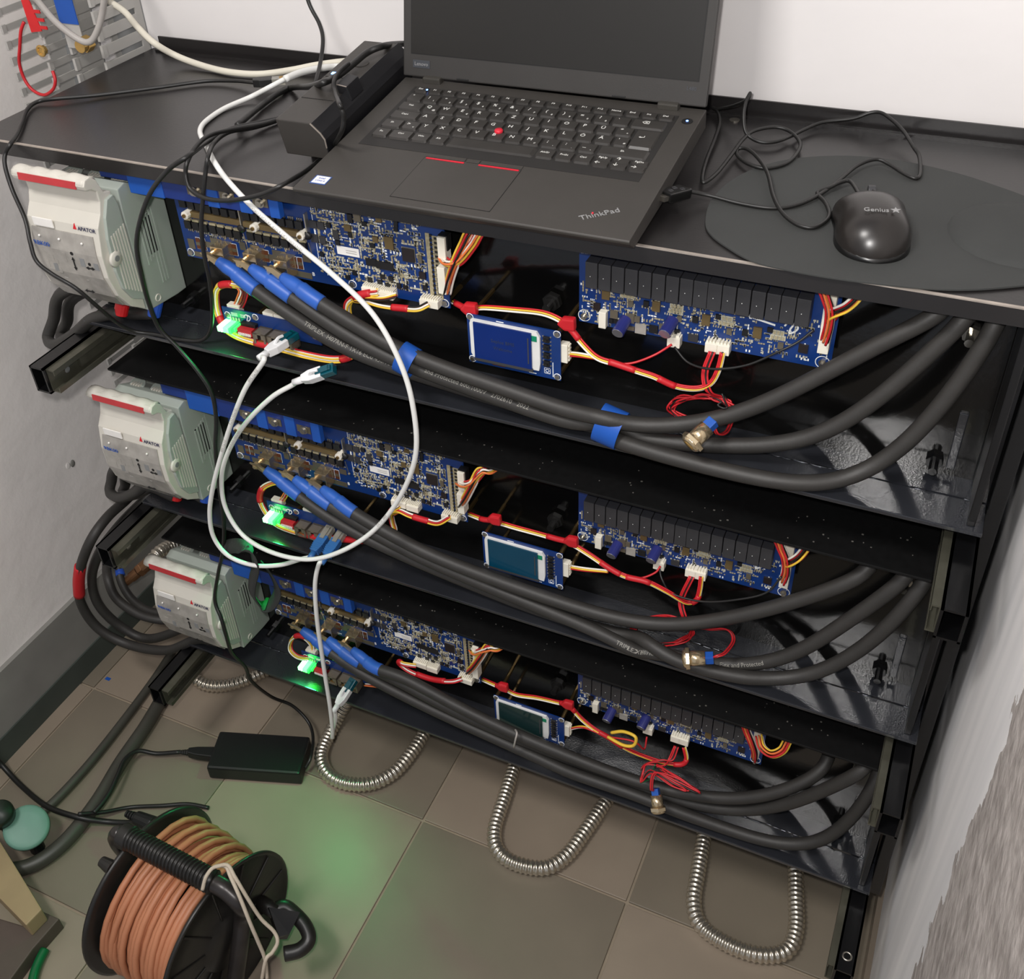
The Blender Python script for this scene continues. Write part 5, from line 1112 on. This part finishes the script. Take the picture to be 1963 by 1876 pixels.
lm_().prism([(-.052, -.0125), (-.052, -.030), (-.004, -.030), (-.004, -.0125)], 'y', .12, .24).build('foot', 'dock_side', dk)
MB().box(.0, .30, .12, .235, .0004, .0164).build('base_plate', 'dock_side', dk, bev=.001)
MB().box(-.05, .0, .074, .225, .0004, .016).build('base_foot', 'dock_side', dk, bev=.001)

# ---- mouse pad
PZ = .0025
rim = [(1352, 425), (1362, 385), (1395, 350), (1440, 325), (1500, 307), (1570, 299), (1650, 299), (1740, 310), (1830, 330), (1900, 352), (1985, 385), (2060, 440), (2085, 500), (2020, 540), (1963, 546), (1880, 553), (1800, 553), (1700, 544), (1600, 532), (1510, 516), (1440, 498), (1390, 470), (1362, 448)]
pv = spline([at(u, v, z=PZ) for u, v in rim], 4, True)
pv = [V((min(p.x, .664), p.y, 0)) for p in pv]
pd = thing('mouse_pad', 'dark grey cloth mouse pad with a gel wrist rest', 'mouse pad', (.52, .1, 0))
MB().prism([(p.x, p.y) for p in pv], 'z', .0005, PZ).build('sheet', 'pad', pd, bev=.0005)
b_ = MB(); c = at(1960, 450, z=PZ)
for i in range(7):
    for j in range(24):
        q = 2*math.pi*j/24; rr = math.cos(i/6*math.pi/2); hh = math.sin(i/6*math.pi/2)
        b_.v.append(V((min(.664, c.x+math.cos(q)*.060*rr), c.y+math.sin(q)*.062*rr, PZ-.0004+.009*hh)))
for i in range(6):
    for j in range(24): b_.f.append((i*24+j, i*24+(j+1) % 24, (i+1)*24+(j+1) % 24, (i+1)*24+j))
b_.build('wrist_rest', 'pad', pd, True)

# ---- mouse
MC = at(1672, 425, z=PZ+.012); mz = PZ
mdir = (at(1665, 355, z=PZ+.02)-at(1680, 492, z=PZ+.01)); mdir.z = 0; mdir.normalize(); mside = V((mdir.y, -mdir.x, 0))
ms = thing('computer_mouse', 'black corded computer mouse on the dark pad', 'mouse', (MC.x, MC.y, mz))
def mpt(a, b, h): return V((MC.x, MC.y, mz))+mside*a+mdir*b+V((0, 0, h))
ML, MW, MH = .0520, .0315, .034
def mouse_shell(y0, lift, scale, hscale):
    b_ = MB(); NU, NV = 22, 18
    for i in range(NU+1):
        s_ = -math.cos(math.pi*i/NU)       # back to front
        wd_ = MW*(1-.07*math.exp(-((s_-.1)/.35)**2))*(1-min(1., abs(s_))**(7 if s_ > 0 else 3.2))**.5
        wd_ = max(wd_, .0004)*scale
        hh = MH*hscale*max(0., (1-abs((s_+.12)/1.14)**2.4))**.7*(1-min(1., abs(s_))**7)**.5
        for j in range(NV+1):
            q = math.pi*j/NV
            b_.v.append(mpt(math.cos(q)*wd_, s_*ML*scale, lift+max(0, (math.sin(q)**.72))*hh))
    for i in range(NU):
        for j in range(NV): b_.f.append((i*(NV+1)+j, i*(NV+1)+j+1, (i+1)*(NV+1)+j+1, (i+1)*(NV+1)+j))
    return b_
mouse_shell(0, .0008, 1.0, 1.0).build('body', 'mouse', ms, True)
b_ = mouse_shell(0, .0004, 1.02, .42); b_.build('lower_shell', 'mouse_dark', ms, True)
MB().box(-.0001, .0001, 0, .001, 0, .001)
P = [mpt(0, y, mz*0+MH*(1-abs((y/ML+.12)/1.14)**2.4)**.7+.0011) for y in (.022, .030, .038)]
MB().sweep(spline(P, 5), .0006, 6).build('button_gap', 'mouse_dark', ms)
c = mpt(0, .036, .0225); MB().cyl(c-mside*.0032, c+mside*.0032, .0062, seg=18).build('wheel', 'relay', ms, bev=.0008)
th_ = lambda y: MH*(1-abs((y/ML+.12)/1.14)**2.4)**.7
yb_ = -.024; slope = (th_(yb_+.004)-th_(yb_-.004))/.008
text('logo', 'Genius', 'badge_text', ms, mpt(-.002, yb_, th_(yb_)+.0018), mside, mdir+V((0, 0, slope)), .0072, .0002)
q = mpt(.0135, yb_+.002, th_(yb_)+.0006); d_ = (mdir+V((0, 0, slope))).normalized()
MB().prism([(0, 0), (0, 0.001), (0.001, 0)], 'z', 0, .0001)
star = []
for i in range(10):
    a = math.pi/2+i*math.pi/5; r_ = .0042 if i % 2 == 0 else .0017; star.append(q+mside*(math.cos(a)*r_)+d_*(math.sin(a)*r_)+V((0, 0, .0006)))
MB()._add(star+[p+V((0, 0, .0004)) for p in star], [tuple(range(9, -1, -1)), tuple(range(10, 20))]+[(i, (i+1) % 10, 10+(i+1) % 10, 10+i) for i in range(10)]).build('logo_star', 'badge_text', ms)
def c6(a, b): return 1250+a/2.753, 100+b/2.753
def tbl(a, b, z=.003): u, v = c6(a, b); return at(u, v, z=z)
# USB plug in the laptop's right side, its cord wandering to the mouse
up0 = LM @ V((.3366, .088, -.010)); up1 = tbl(205, 725, .012)
du = (up1-up0).normalized()
M_ = Matrix((du, V((0, 0, 1)).cross(du).normalized(), du.cross(V((0, 0, 1)).cross(du).normalized()))).transposed().to_4x4(); M_ = Matrix.Translation(up0) @ M_
MB(M_).box(-.002, .004, -.006, .006, -.0022, .0022).build('usb_shell', 'bolt_steel', ms); ub = MB(M_).box(.004, .034, -.0085, .0085, -.0045, .0045).build('usb_plug', 'mouse_dark', ms, bev=.0015)
for (a, b) in ((.013, 0), (.022, .003), (.026, -.003)): MB(M_).ring((a, b, .0045), (0, 0, 1), .0022, .0005, 12, 4).build('usb_mark', 'relay', ub, True)
for i in range(4): MB(M_).cyl((.034+i*.0022, 0, 0), (.0355+i*.0022, 0, 0), .0026-i*.0003, seg=10).build('strain_relief', 'mouse_dark', ms)
path = [(M_ @ V((.036, 0, 0)))]+[tbl(a, b, z) for a, b, z in ((300, 755, .008), (450, 795, .005), (600, 820, .005), (730, 815, .005), (850, 770, .006), (970, 690, .007), (1080, 600, .009), (1180, 565, .010), (1250, 590, .008), (1330, 640, .006), (1390, 665, .005), (1415, 640, .005), (1410, 550, .006), (1380, 500, .010), (1330, 420, .014), (1270, 360, .018), (1210, 320, .02), (1150, 320, .018), (1060, 350, .012), (900, 370, .008), (800, 410, .006), (740, 440, .006), (660, 470, .006), (580, 475, .006), (520, 450, .008), (490, 410, .014), (484, 330, .026), (495, 262, .036), (518, 216, .042), (500, 252, .036), (440, 280, .024), (380, 295, .014), (335, 300, .008), (318, 292, .006), (345, 312, .008), (358, 370, .008), (330, 460, .006), (290, 560, .005), (267, 640, .005), (272, 688, .005), (340, 640, .006), (420, 540, .007), (480, 460, .009), (540, 415, .010), (650, 395, .010), (730, 420, .008), (782, 480, .006), (760, 540, .005), (700, 590, .005), (600, 612, .005), (510, 590, .005), (450, 545, .005), (455, 510, .006), (505, 512, .008), (560, 560, .009), (610, 640, .009), (640, 760, .008), (690, 850, .006), (770, 910, .005), (850, 925, .005), (915, 892, .005), (935, 850, .005), (912, 790, .006), (872, 742, .006), (940, 712, .008), (1000, 684, .009), (1050, 685, .010))]+[mpt(-.006, ML-.006, .012)]
MB().sweep(spline(path, 6), .0019, 8).build('cord', 'cord_black', ms, True)

# ---- black cords on the table and hanging in front of the rack
CR = .0024
t = thing('patch_cable', 'black network patch cord plugged on the table and draped over its left front corner', 'cable', at(500, 155, z=.01))
P = at(517, 156, z=.010); d_ = at(545, 153, z=.010)-at(500, 157, z=.010); d_.normalize()
M_ = Matrix((V((0, 0, 1)).cross(d_).normalized()*-1, d_, V((0, 0, 1)))).transposed().to_4x4(); M_ = Matrix.Translation(P) @ M_
MB(M_).box(-.0058, .0058, 0, .019, -.0042, .004).build('plug_body', 'plug_clear', t, bev=.0005)
for i in range(6): MB(M_).box(-.0035+i*.0012, -.0030+i*.0012, .012, .0185, .0038, .0044).build('contact', 'brass', t)
MB(M_).prism([(-.0066, .003), (-.0066, -.012), (-.004, -.020), (.004, -.020), (.0066, -.012), (.0066, .003)], 'z', -.0045, .0048).build('plug_boot', 'cord_black', t, bev=.001)
L = [M_ @ V((0, -.018, 0))]+[at(u, v, z=z) for u, v, z in ((450, 155, .006), (390, 156, .004), (300, 168, .004), (190, 182, .004), (110, 189, .006))]+[at(u, v, z=.004) for u, v in ((72, 195), (52, 210), (42, 235), (32, 258))]+[at(u, v, y=y) for u, v, y in ((20, 276, -.006), (10, 294, -.012), (10, 320, -.02), (24, 365, -.03), (48, 420, -.045), (58, 465, -.058), (70, 500, -.064), (100, 525, -.066), (145, 552, -.064), (190, 590, -.05), (230, 622, -.03), (262, 636, -.016))]+[atf(u, v, -.004, ZTR+.003) for u, v in ((300, 641), (350, 651), (385, 652), (402, 635))]+[at(u, v, y=y) for u, v, y in ((407, 600, -.012), (402, 540, -.022), (390, 480, -.026), (386, 430, -.026), (389, 380, -.022), (394, 330, -.016), (400, 296, -.006))]+[at(u, v, z=z) for u, v, z in ((412, 272, .014), (440, 253, .0125), (490, 244, .0045), (540, 228, .0030), (575, 210, .0030), (600, 200, .004), (640, 190, .005))]
MB().sweep(spline(L, 8), CR, 8).build('cord', 'cord_black', t, True)
t_adp = thing('power_adapter', 'black laptop power brick on the tiles with its cords', 'power adapter', (-.265, -.025, ZF))
zf = ZF
L = [at(600, 212, z=.010), at(560, 222, z=.0085), at(500, 234, z=.0085), at(440, 248, z=.0075), at(400, 270, z=.0092)]+[at(u, v, y=y) for u, v, y in ((362, 298, -.008), (322, 326, -.018), (288, 370, -.032), (268, 425, -.042), (262, 475, -.046), (272, 530, -.046), (285, 580, -.040), (305, 628, -.034), (340, 665, -.03), (380, 712, -.03), (405, 752, -.03), (414, 800, -.03), (413, 860, -.034), (420, 930, -.036), (429, 1000, -.036), (428, 1050, -.038), (418, 1100, -.042), (412, 1150, -.048), (424, 1185, -.056), (434, 1220, -.06), (445, 1252, -.056), (470, 1278, -.04), (482, 1305, -.02))]+[at(u, v, z=z) for u, v, z in ((520, 1335, ZF+.10), (560, 1352, ZF+.06), (590, 1382, ZF+.036), (600, 1412, ZF+.030), (596, 1450, ZF+.030), (585, 1472, ZF+.020))]
MB().sweep(spline(L, 8), .0026, 8).build('output_cord', 'cord_black', t_adp, True)
t = thing('usb_cord', 'black cord looping over the table edge beside the docking station', 'cable', at(645, 140, z=.04))
L = [atl(668, 122, .040), atl(650, 138, .041), atl(640, 158, .040), atl(643, 178, .038), at(650, 197, y=.027), at(655, 210, y=.023), at(659, 228, y=.024), at(653, 256, y=.028), at(630, 290, z=.012), at(590, 325, z=.004)]+[at(u, v, y=y) for u, v, y in ((545, 352, -.012), (500, 373, -.022), (440, 384, -.026), (395, 380, -.026), (365, 362, -.022), (356, 335, -.018), (360, 308, -.012))]+[at(u, v, z=z) for u, v, z in ((380, 276, .024), (405, 258, .023), (450, 247, .0185), (510, 236, .0145), (560, 218, .0145), (595, 195, .015), (640, 185, .016))]
MB().sweep(spline(L, 8), CR, 8).build('cord', 'cord_black', t, True)
t = thing('wall_cord', 'black cord dropping from above in front of the white wall to the docking station', 'cable', at(605, 200, z=.01))
a_ = at(575, -60, y=.29)
L = [a_+V((-.03, .02, .55)), a_+V((-.025, .015, .30)), a_+V((-.015, .005, .10)), a_, at(592, 5, y=.285), at(612, 45, y=.275), at(619, 75, y=.262), at(615, 115, y=.24), at(606, 155, y=.20), at(598, 185, z=.022), at(590, 200, z=.0205), at(578, 208, z=.0200)]
MB().sweep(spline(L, 8), CR, 8).build('cord', 'cord_black', t, True)
t = thing('dock_cord', 'thick black cord arching from behind the laptop over the docking station', 'cable', at(700, 100, z=.05))
L = [at(800, 85, y=.285), at(768, 84, y=.272), atl(735, 88, .034), atl(705, 100, .035), atl(680, 120, .034), atl(655, 140, .033), atl(635, 152, .033), atl(615, 160, .036), at(592, 166, z=.035), at(560, 168, z=.005), at(535, 178, z=.005), at(500, 203, z=.005), at(455, 240, z=.006), at(420, 256, z=.010), at(380, 290, z=.012)]
L = L[:13]
MB().sweep(spline(L, 8), .0036, 8).build('cord', 'cord_black', t, True)
t = thing('velcro_strap', 'black hook and loop strap with a green inner side hanging by the bottom fuse switch', 'strap', at(500, 1060, y=-.04))
def ribbon(pts, wv, th_):
    b_ = MB(); sp_ = spline(pts, 6); n = len(sp_); w_ = V(wv)
    fr_ = frame(sp_)
    for p, tt, a, b in fr_:
        ww = (w_-tt*w_.dot(tt)).normalized()*w_.length; nn = tt.cross(ww).normalized()*th_
        b_.v += [p-ww+nn, p+ww+nn, p+ww-nn, p-ww-nn]
    for i in range(n-1):
        for j in range(4): b_.f.append((i*4+j, i*4+(j+1) % 4, (i+1)*4+(j+1) % 4, (i+1)*4+j))
    b_.f += [(3, 2, 1, 0), tuple((n-1)*4+j for j in range(4))]; return b_
rp_ = [at(u, v, y=y) for u, v, y in ((428, 1050, -.040), (455, 1046, -.044), (480, 1058, -.050), (490, 1085, -.054), (484, 1115, -.056), (484, 1140, -.056), (500, 1162, -.054), (520, 1158, -.048), (532, 1135, -.042), (524, 1110, -.040), (505, 1080, -.042))]
ribbon(rp_, (.0085, -.0050, .0010), .0008).build('strap', 'velcro', t, True)
ribbon([at(u, v, y=y) for u, v, y in ((486, 1140, -.0530), (500, 1157, -.0515), (512, 1157, -.0490))], (.0085, -.0050, .0010), .0009).build('inner_side', 'velcro_green', t, True)
# ================================================================ on the floor
t = t_adp
q = [at(418, 1402, z=ZF+.03), at(592, 1410, z=ZF+.03), at(576, 1485, z=ZF+.03), at(398, 1470, z=ZF+.03)]
u_ = ((q[1]-q[0])+(q[2]-q[3])); u_.z = 0; Lx = u_.length/2; u_.normalize(); v_ = V((-u_.y, u_.x, 0)); Ly = abs(((q[0]-q[3])+(q[1]-q[2])).dot(v_))/2
c = sum(q, V())/4
AM = Matrix.Translation(V((c.x, c.y, ZF+.0005))) @ Matrix((u_, v_, V((0, 0, 1)))).transposed().to_4x4()
MB(AM).box(-Lx/2, Lx/2, -Ly/2, Ly/2, 0, .030).build('brick', 'adapter', t, bev=.004)
MB(AM).prism([(-Lx/2, -.010), (-Lx/2-.030, -.008), (-Lx/2-.045, -.005), (-Lx/2-.045, .005), (-Lx/2-.030, .008), (-Lx/2, .010)], 'z', .008, .023).build('inlet_plug', 'adapter', t, bev=.002)
for i in range(4): MB(AM).cyl((-Lx/2-.045-i*.004, 0, .0155), (-Lx/2-.048-i*.004, 0, .0155), .0052-i*.0006, seg=10).build('strain_relief', 'cord_black', t)
L = [AM @ V((-Lx/2-.060, 0, .0155))]+[at(u, v, z=ZF+z_) for u, v, z_ in ((300, 1444, .012), (265, 1439, .022), (240, 1455, .029), (226, 1485, .030), (212, 1515, .030), (195, 1540, .031), (180, 1557, .031))]
MB().sweep(spline(L, 8), .0036, 8).build('mains_cord', 'cord_black', t, True)
zr = ZF+.0045
o, _ = cable('mains_cable', 'black mains cord running from the left wall to the cable reel', 'cable', [at(-40, 1420, x=-.66), at(0, 1462, x=-.655), at(40, 1505, z=zr+.004), at(90, 1545, z=ZF+.022), at(150, 1566, z=ZF+.029), at(210, 1575, z=ZF+.012), at(262, 1577, z=ZF+.02), at(292, 1577, z=ZF+.05)], .0044, 'cord_black', 8, 10)
o, _ = cable('thin_cable', 'thin black cord curving behind the cable reel', 'cable', [at(150, 1560, z=ZF+.037), at(200, 1556, z=ZF+.018), at(250, 1547, z=zr), at(310, 1544, z=zr), at(360, 1541, z=zr), at(400, 1548, z=zr)], .0032, 'cord_black', 8, 8)
P = at(283, 1577, z=ZF+.045); t = thing('mains_plug', 'black mains plug at the far flange of the cable reel', 'plug', P); MB().cyl(P+V((-.022, 0, 0)), P+V((.012, 0, .002)), .011, .013, seg=14).build('body', 'adapter', t, bev=.002)
for i in range(4): MB().cyl(P+V((-.026-i*.005, 0, 0)), P+V((-.023-i*.005, 0, 0)), .008-i*.0008, seg=12).build('rib', 'adapter', t)
o, _ = cable('rubber_hose', 'dusty dark hose lying on the tiles from under the rack towards the wooden board', 'hose', [at(360, 1240, z=ZF+.012), at(320, 1320, z=ZF+.012), at(280, 1390, z=ZF+.012), at(232, 1460, z=ZF+.012), at(190, 1530, z=ZF+.012), at(145, 1590, z=ZF+.012), at(105, 1630, z=ZF+.012), at(60, 1658, z=ZF+.012), at(15, 1668, z=ZF+.012), at(-40, 1668, z=ZF+.012)], .0115, 'hose', 8, 14)
o, _ = cable('rubber_hose', 'thinner dark hose lying on the tiles beside the left wall skirting', 'hose', [at(330, 1250, z=ZF+.008), at(290, 1310, z=ZF+.008), at(230, 1390, z=ZF+.008), at(170, 1465, z=ZF+.008), at(110, 1530, z=ZF+.008), at(75, 1560, z=ZF+.008)], .0075, 'hose', 8, 12)
# flexible metal conduits lying in loops
def conduit(label, pts, r=.0108):
    sp_ = spline(pts, 40); n = len(sp_); cum = [0.]
    for i in range(1, n): cum.append(cum[-1]+(sp_[i]-sp_[i-1]).length)
    tot = cum[-1]; pitch = .0072; m_ = int(tot/pitch)*6; q = []; k = 0; rr = []
    for i in range(m_+1):
        d_ = tot*i/m_
        while k < n-2 and cum[k+1] < d_: k += 1
        f = (d_-cum[k])/max(1e-9, cum[k+1]-cum[k]); q.append(sp_[k].lerp(sp_[k+1], f)); rr.append(r*(1+.10*math.cos(2*math.pi*i/6)))
    o = MB().sweep(q, rr, 12).build('metal_conduit', 'conduit', smooth=True, loc=tuple(sp_[0])); setp(o, label, 'conduit', 'corrugated metal conduits under the rack'); return o
zc = ZF+.0125
conduit('corrugated metal conduit loop under the middle of the rack beside the power brick', [at(690, 1300, z=ZF+.09), at(668, 1340, z=ZF+.045), at(650, 1372, z=ZF+.020)]+[at(u, v, z=zc) for u, v in ((633, 1403), (616, 1445), (626, 1480), (660, 1500), (710, 1502), (755, 1480), (790, 1440), (815, 1402), (850, 1350))])
conduit('corrugated metal conduit loop standing out most, below the bottom display', [at(u, v, z=zc) for u, v in ((1000, 1420), (985, 1470), (966, 1530), (948, 1590), (955, 1630), (990, 1655), (1045, 1663), (1085, 1640), (1120, 1595), (1165, 1530), (1200, 1480))])
conduit('corrugated metal conduit loop at the right end below the rack', [at(u, v, z=zc) for u, v in ((1356, 1550), (1349, 1605), (1338, 1670), (1330, 1730), (1345, 1775), (1400, 1812), (1460, 1830), (1508, 1822), (1526, 1780), (1526, 1720), (1525, 1668), (1524, 1610))])
conduit('corrugated metal conduit curving behind the bottom left beam', [at(352, 1268, z=ZF+.040), at(374, 1300, z=ZF+.024)]+[at(u, v, z=zc) for u, v in ((405, 1314), (450, 1310), (500, 1290), (550, 1262))])
P0 = at(262, 1098, y=.10); conduit('corrugated metal conduit behind the bottom fuse switch by the wall', [at(290, 1075, y=.12), at(305, 1058, y=.14), at(330, 1045, y=.17), at(365, 1035, y=.20)], .011)
g = thing('cable_gland', 'copper coloured conduit gland behind the bottom fuse switch', 'cable gland', P0)
d_ = (at(290, 1075, y=.12)-P0).normalized()
MB().cyl(P0-d_*.012, P0+d_*.004, .0095, seg=16).build('body', 'copper', g); MB().cyl(P0+d_*.006, P0+d_*.016, .0125, seg=6).build('hex_nut', 'copper', g, bev=.001); MB().cyl(P0+d_*.016, P0+d_*.030, .0112, seg=16).build('collar', 'copper', g)
MB().cyl(P0-d_*.026, P0-d_*.012, .008, seg=12).build('stub', 'copper', g)

# ---- cable reel
RR, sep, az = .1172, .1355, -.10
ax = V((math.cos(az), math.sin(az), 0)); tg = V((-math.sin(az), math.cos(az), 0)); cr = V((-.0862, -.3296, ZF+RR)); cl = cr-ax*sep
rl = thing('cable_reel', 'black plastic cable reel wound with orange flex', 'cable reel', (cr+cl)/2-V((0, 0, RR)))
for c_, s_ in ((cr, 1), (cl, -1)):
    f_ = MB().lathe(c_, ax*s_, [(0, -.002), (RR-.004, -.002), (RR, .0), (RR, .004), (RR-.003, .005), (RR-.006, .002), (.045, .002), (.042, .008), (.0, .008)], 64).build('flange', 'reel_black', rl, True)
    for i in range(12):
        a = 2*math.pi*i/12; e_ = tg*math.cos(a)+V((0, 0, 1))*math.sin(a)
        p0, p1 = c_+e_*.045+ax*s_*.003, c_+e_*(RR-.008)+ax*s_*.003
        MB().cyl(p0, p1, .0014, seg=6).build('rib', 'reel_black', f_)
MB().cyl(cl, cr, .055, seg=40).build('core', 'reel_black', rl, True)
# windings
nw = 14; pitch_ = (sep-.012)/nw
for L_ in range(2):
    pts = []
    R0 = .088+L_*.0078
    turns = nw-(2 if L_ else 0)
    for i in range(turns*28+1):
        a = 2*math.pi*i/28; h = .008+pitch_*(.5+i/28*(nw-1)/turns)
        wob = .0022*math.sin(a*.37+L_)+.0012*math.sin(a*1.3)
        e_ = tg*math.cos(a)+V((0, 0, 1))*math.sin(a)
        pts.append(cl+ax*min(max(h+.0025*math.sin(a*.21+1.3*L_), .006), sep-.006)+e_*(R0+wob))
    MB().sweep(pts, .0046, 8).build('winding', 'reel_orange', rl, True)
# loose turns standing up at the top
for j in range(5):
    pts = []
    for i in range(29):
        a = 2*math.pi*i/28; e_ = tg*math.cos(a)+V((0, 0, 1))*math.sin(a)
        lift = .010*math.exp(-((math.sin((a-1.0)/2))/.35)**2)*(1 if j < 3 else .5)
        pts.append(cl+ax*(.014+j*.021+.006*math.sin(a+j))+e_*(.1000+lift))
    MB().sweep(pts, .0046, 8).build('loose_turn', 'reel_orange', rl, True)
# carrying handle with ribbed grip and steel tube frame
h0, h1 = at(236, 1600, z=ZF+.262), at(408, 1690, z=ZF+.262)
hd = (h1-h0); hd.z = 0; hl = hd.length; hd.normalize()
gr = MB(); N = 26; prof_ = []
pts = []; rr = []
for i in range(N*6+1):
    f = i/(N*6); pts.append(h0.lerp(h1, f)); base_ = .0135 if f > .09 else .0165
    rr.append(base_+(.0019*math.cos(2*math.pi*i/6) if f > .10 else 0))
gr.sweep(pts, rr, 18).build('grip', 'reel_black', rl, True)
tb_ = [h1+hd*.002, h1+hd*.022-V((0, 0, .004)), h1+hd*.040-V((0, 0, .026)), cr+ax*.022+V((0, 0, .05))+tg*.02, cr+ax*.022, cr+ax*.022-V((0, 0, RR-.012))-tg*.05]
MB().sweep(spline(tb_, 8), .0115, 12).build('frame_tube', 'reel_tube', rl, True)
tb_ = [h0-hd*.002, h0-hd*.012-V((0, 0, .006)), h0-hd*.020-V((0, 0, .030)), cl-ax*.018+V((0, 0, .05)), cl-ax*.018, cl-ax*.018-V((0, 0, RR-.012))-tg*.05]
MB().sweep(spline(tb_, 8), .0105, 12).build('frame_tube', 'reel_tube', rl, True)
def onflange(u, v, c_):
    a_, b_ = CAMP, at(u, v, z=-1.3); d2_ = b_-a_; return a_+d2_*((c_-a_).dot(ax)/d2_.dot(ax))
P = onflange(203, 1657, cl-ax*.004); P = cl-ax*.004+(P-(cl-ax*.004))*min(1., (RR-.006)/(P-(cl-ax*.004)).length); MB().cyl(P+ax*.002, P-ax*.018, .010, .007, seg=14).build('socket_stub', 'reel_black', rl)
# crank knob and bracket on the right flange
P = at(560, 1745, z=ZF+.10)
b0 = cr+ax*.01
kn = MB().sweep(spline([at(525, 1745, z=ZF+.11), at(545, 1738, z=ZF+.11), at(565, 1752, z=ZF+.105), at(585, 1775, z=ZF+.10), at(592, 1800, z=ZF+.095), at(575, 1820, z=ZF+.09), at(545, 1828, z=ZF+.09)], 6), [.010]*37, 10).build('crank_ring', 'reel_black', rl, True)
P = at(527, 1746, z=ZF+.112); MB().cyl(P+ax*.004, P-ax*((P-cr).dot(ax)-.002), .010, seg=14).build('crank_pin', 'reel_black', rl, True)
MB()._add([at(515, 1738, z=ZF+.13), at(575, 1748, z=ZF+.125), at(555, 1790, z=ZF+.10), at(535, 1795, z=ZF+.10), at(512, 1742, z=ZF+.115), at(570, 1752, z=ZF+.11), at(550, 1800, z=ZF+.085), at(530, 1800, z=ZF+.085)], [(0, 1, 2, 3), (7, 6, 5, 4), (0, 4, 5, 1), (1, 5, 6, 2), (2, 6, 7, 3), (3, 7, 4, 0)]).build('crank_bracket', 'reel_black', rl)
t = thing('string_loop', 'pale doubled string looped over the reel handle', 'string', at(430, 1660, z=ZF+.28))
for L in ([(388, 1705, .274), (395, 1680, .287), (410, 1662, .291), (432, 1660, .291), (442, 1680, .286), (460, 1720, .27), (480, 1770, .24), (495, 1805, .21), (508, 1838, .18), (512, 1876, .15)],
          [(412, 1661, .296), (436, 1658, .294), (450, 1680, .286), (475, 1722, .26), (500, 1760, .23), (525, 1785, .21), (532, 1805, .20), (522, 1825, .19), (510, 1838, .187), (502, 1876, .155)]):
    MB().sweep(spline([at(u, v, z=ZF+z_) for u, v, z_ in L], 8), .0024, 8).build('strand', 'string', t, True)
# ---- things at the lower left corner
t = thing('wooden_board', 'pale varnished wooden board end on a dark base in the lower left corner', 'board', at(50, 1740, z=ZF))
zt_ = ZF+.05
def slab(t, nm, m_, poly, z1, th_, bev=.002):
    P_ = [at(u, v, z=z1) for u, v in poly]; MB().prism([(p.x, p.y) for p in P_], 'z', z1-th_, z1).build(nm, m_, t, bev=bev)
slab(t, 'board', 'wood', [(-60, 1560), (0, 1612), (80, 1742), (50, 1773), (0, 1722), (-60, 1660)], ZF+.056, .0302)
slab(t, 'base', 'wood_dark', [(50, 1775), (80, 1745), (114, 1760), (63, 1818), (23, 1873), (0, 1900), (-60, 1900), (-60, 1780), (0, 1760)], ZF+.026, .0258)
t = thing('round_lens', 'round glossy pale green lens with a dark cap near the left wall', 'lens', at(40, 1590, z=ZF))
c = at(50, 1584, z=ZF+.06); nrm = (CAMP-c).normalized(); nrm = (nrm+V((0, 0, .5))).normalized()
MB().lathe(c, nrm, [(0, .0), (.020, -.0006), (.029, -.0015), (.0325, -.003), (.0335, -.007), (.030, -.018), (0, -.020)], 36).build('lens', 'lens', t, True)
c2 = at(0, 1557, z=ZF+.095); MB().lathe(c2, nrm, [(0, .004), (.016, .003), (.0195, -.002), (.0195, -.03), (0, -.03)], 28).build('cap', 'lens_cap', t, True)
MB().cyl((c.x, c.y, ZF), (c.x, c.y, c.z-.012), .011, seg=14).build('stem', 'adapter', t); q_ = c2-nrm*.028; MB().cyl((q_.x, q_.y, ZF), q_, .010, seg=14).build('stem', 'adapter', t)
o, _ = cable('green_hose', 'glossy green hose bending at the lower left edge', 'hose', [at(86, 1820, z=ZF+.0075), at(75, 1842, z=ZF+.0075), at(65, 1870, z=ZF+.0075), at(56, 1920, z=ZF+.0075)], .007, 'rubber_green', 8, 12)
P = at(207, 1301, z=ZF); o = MB().box(P.x-.005, P.x+.005, P.y-.003, P.y+.003, ZF, ZF+.0008).build('paper_scrap', 'tape_blue'); setp(o, 'tiny scrap of blue tape on the floor tiles', 'scrap')
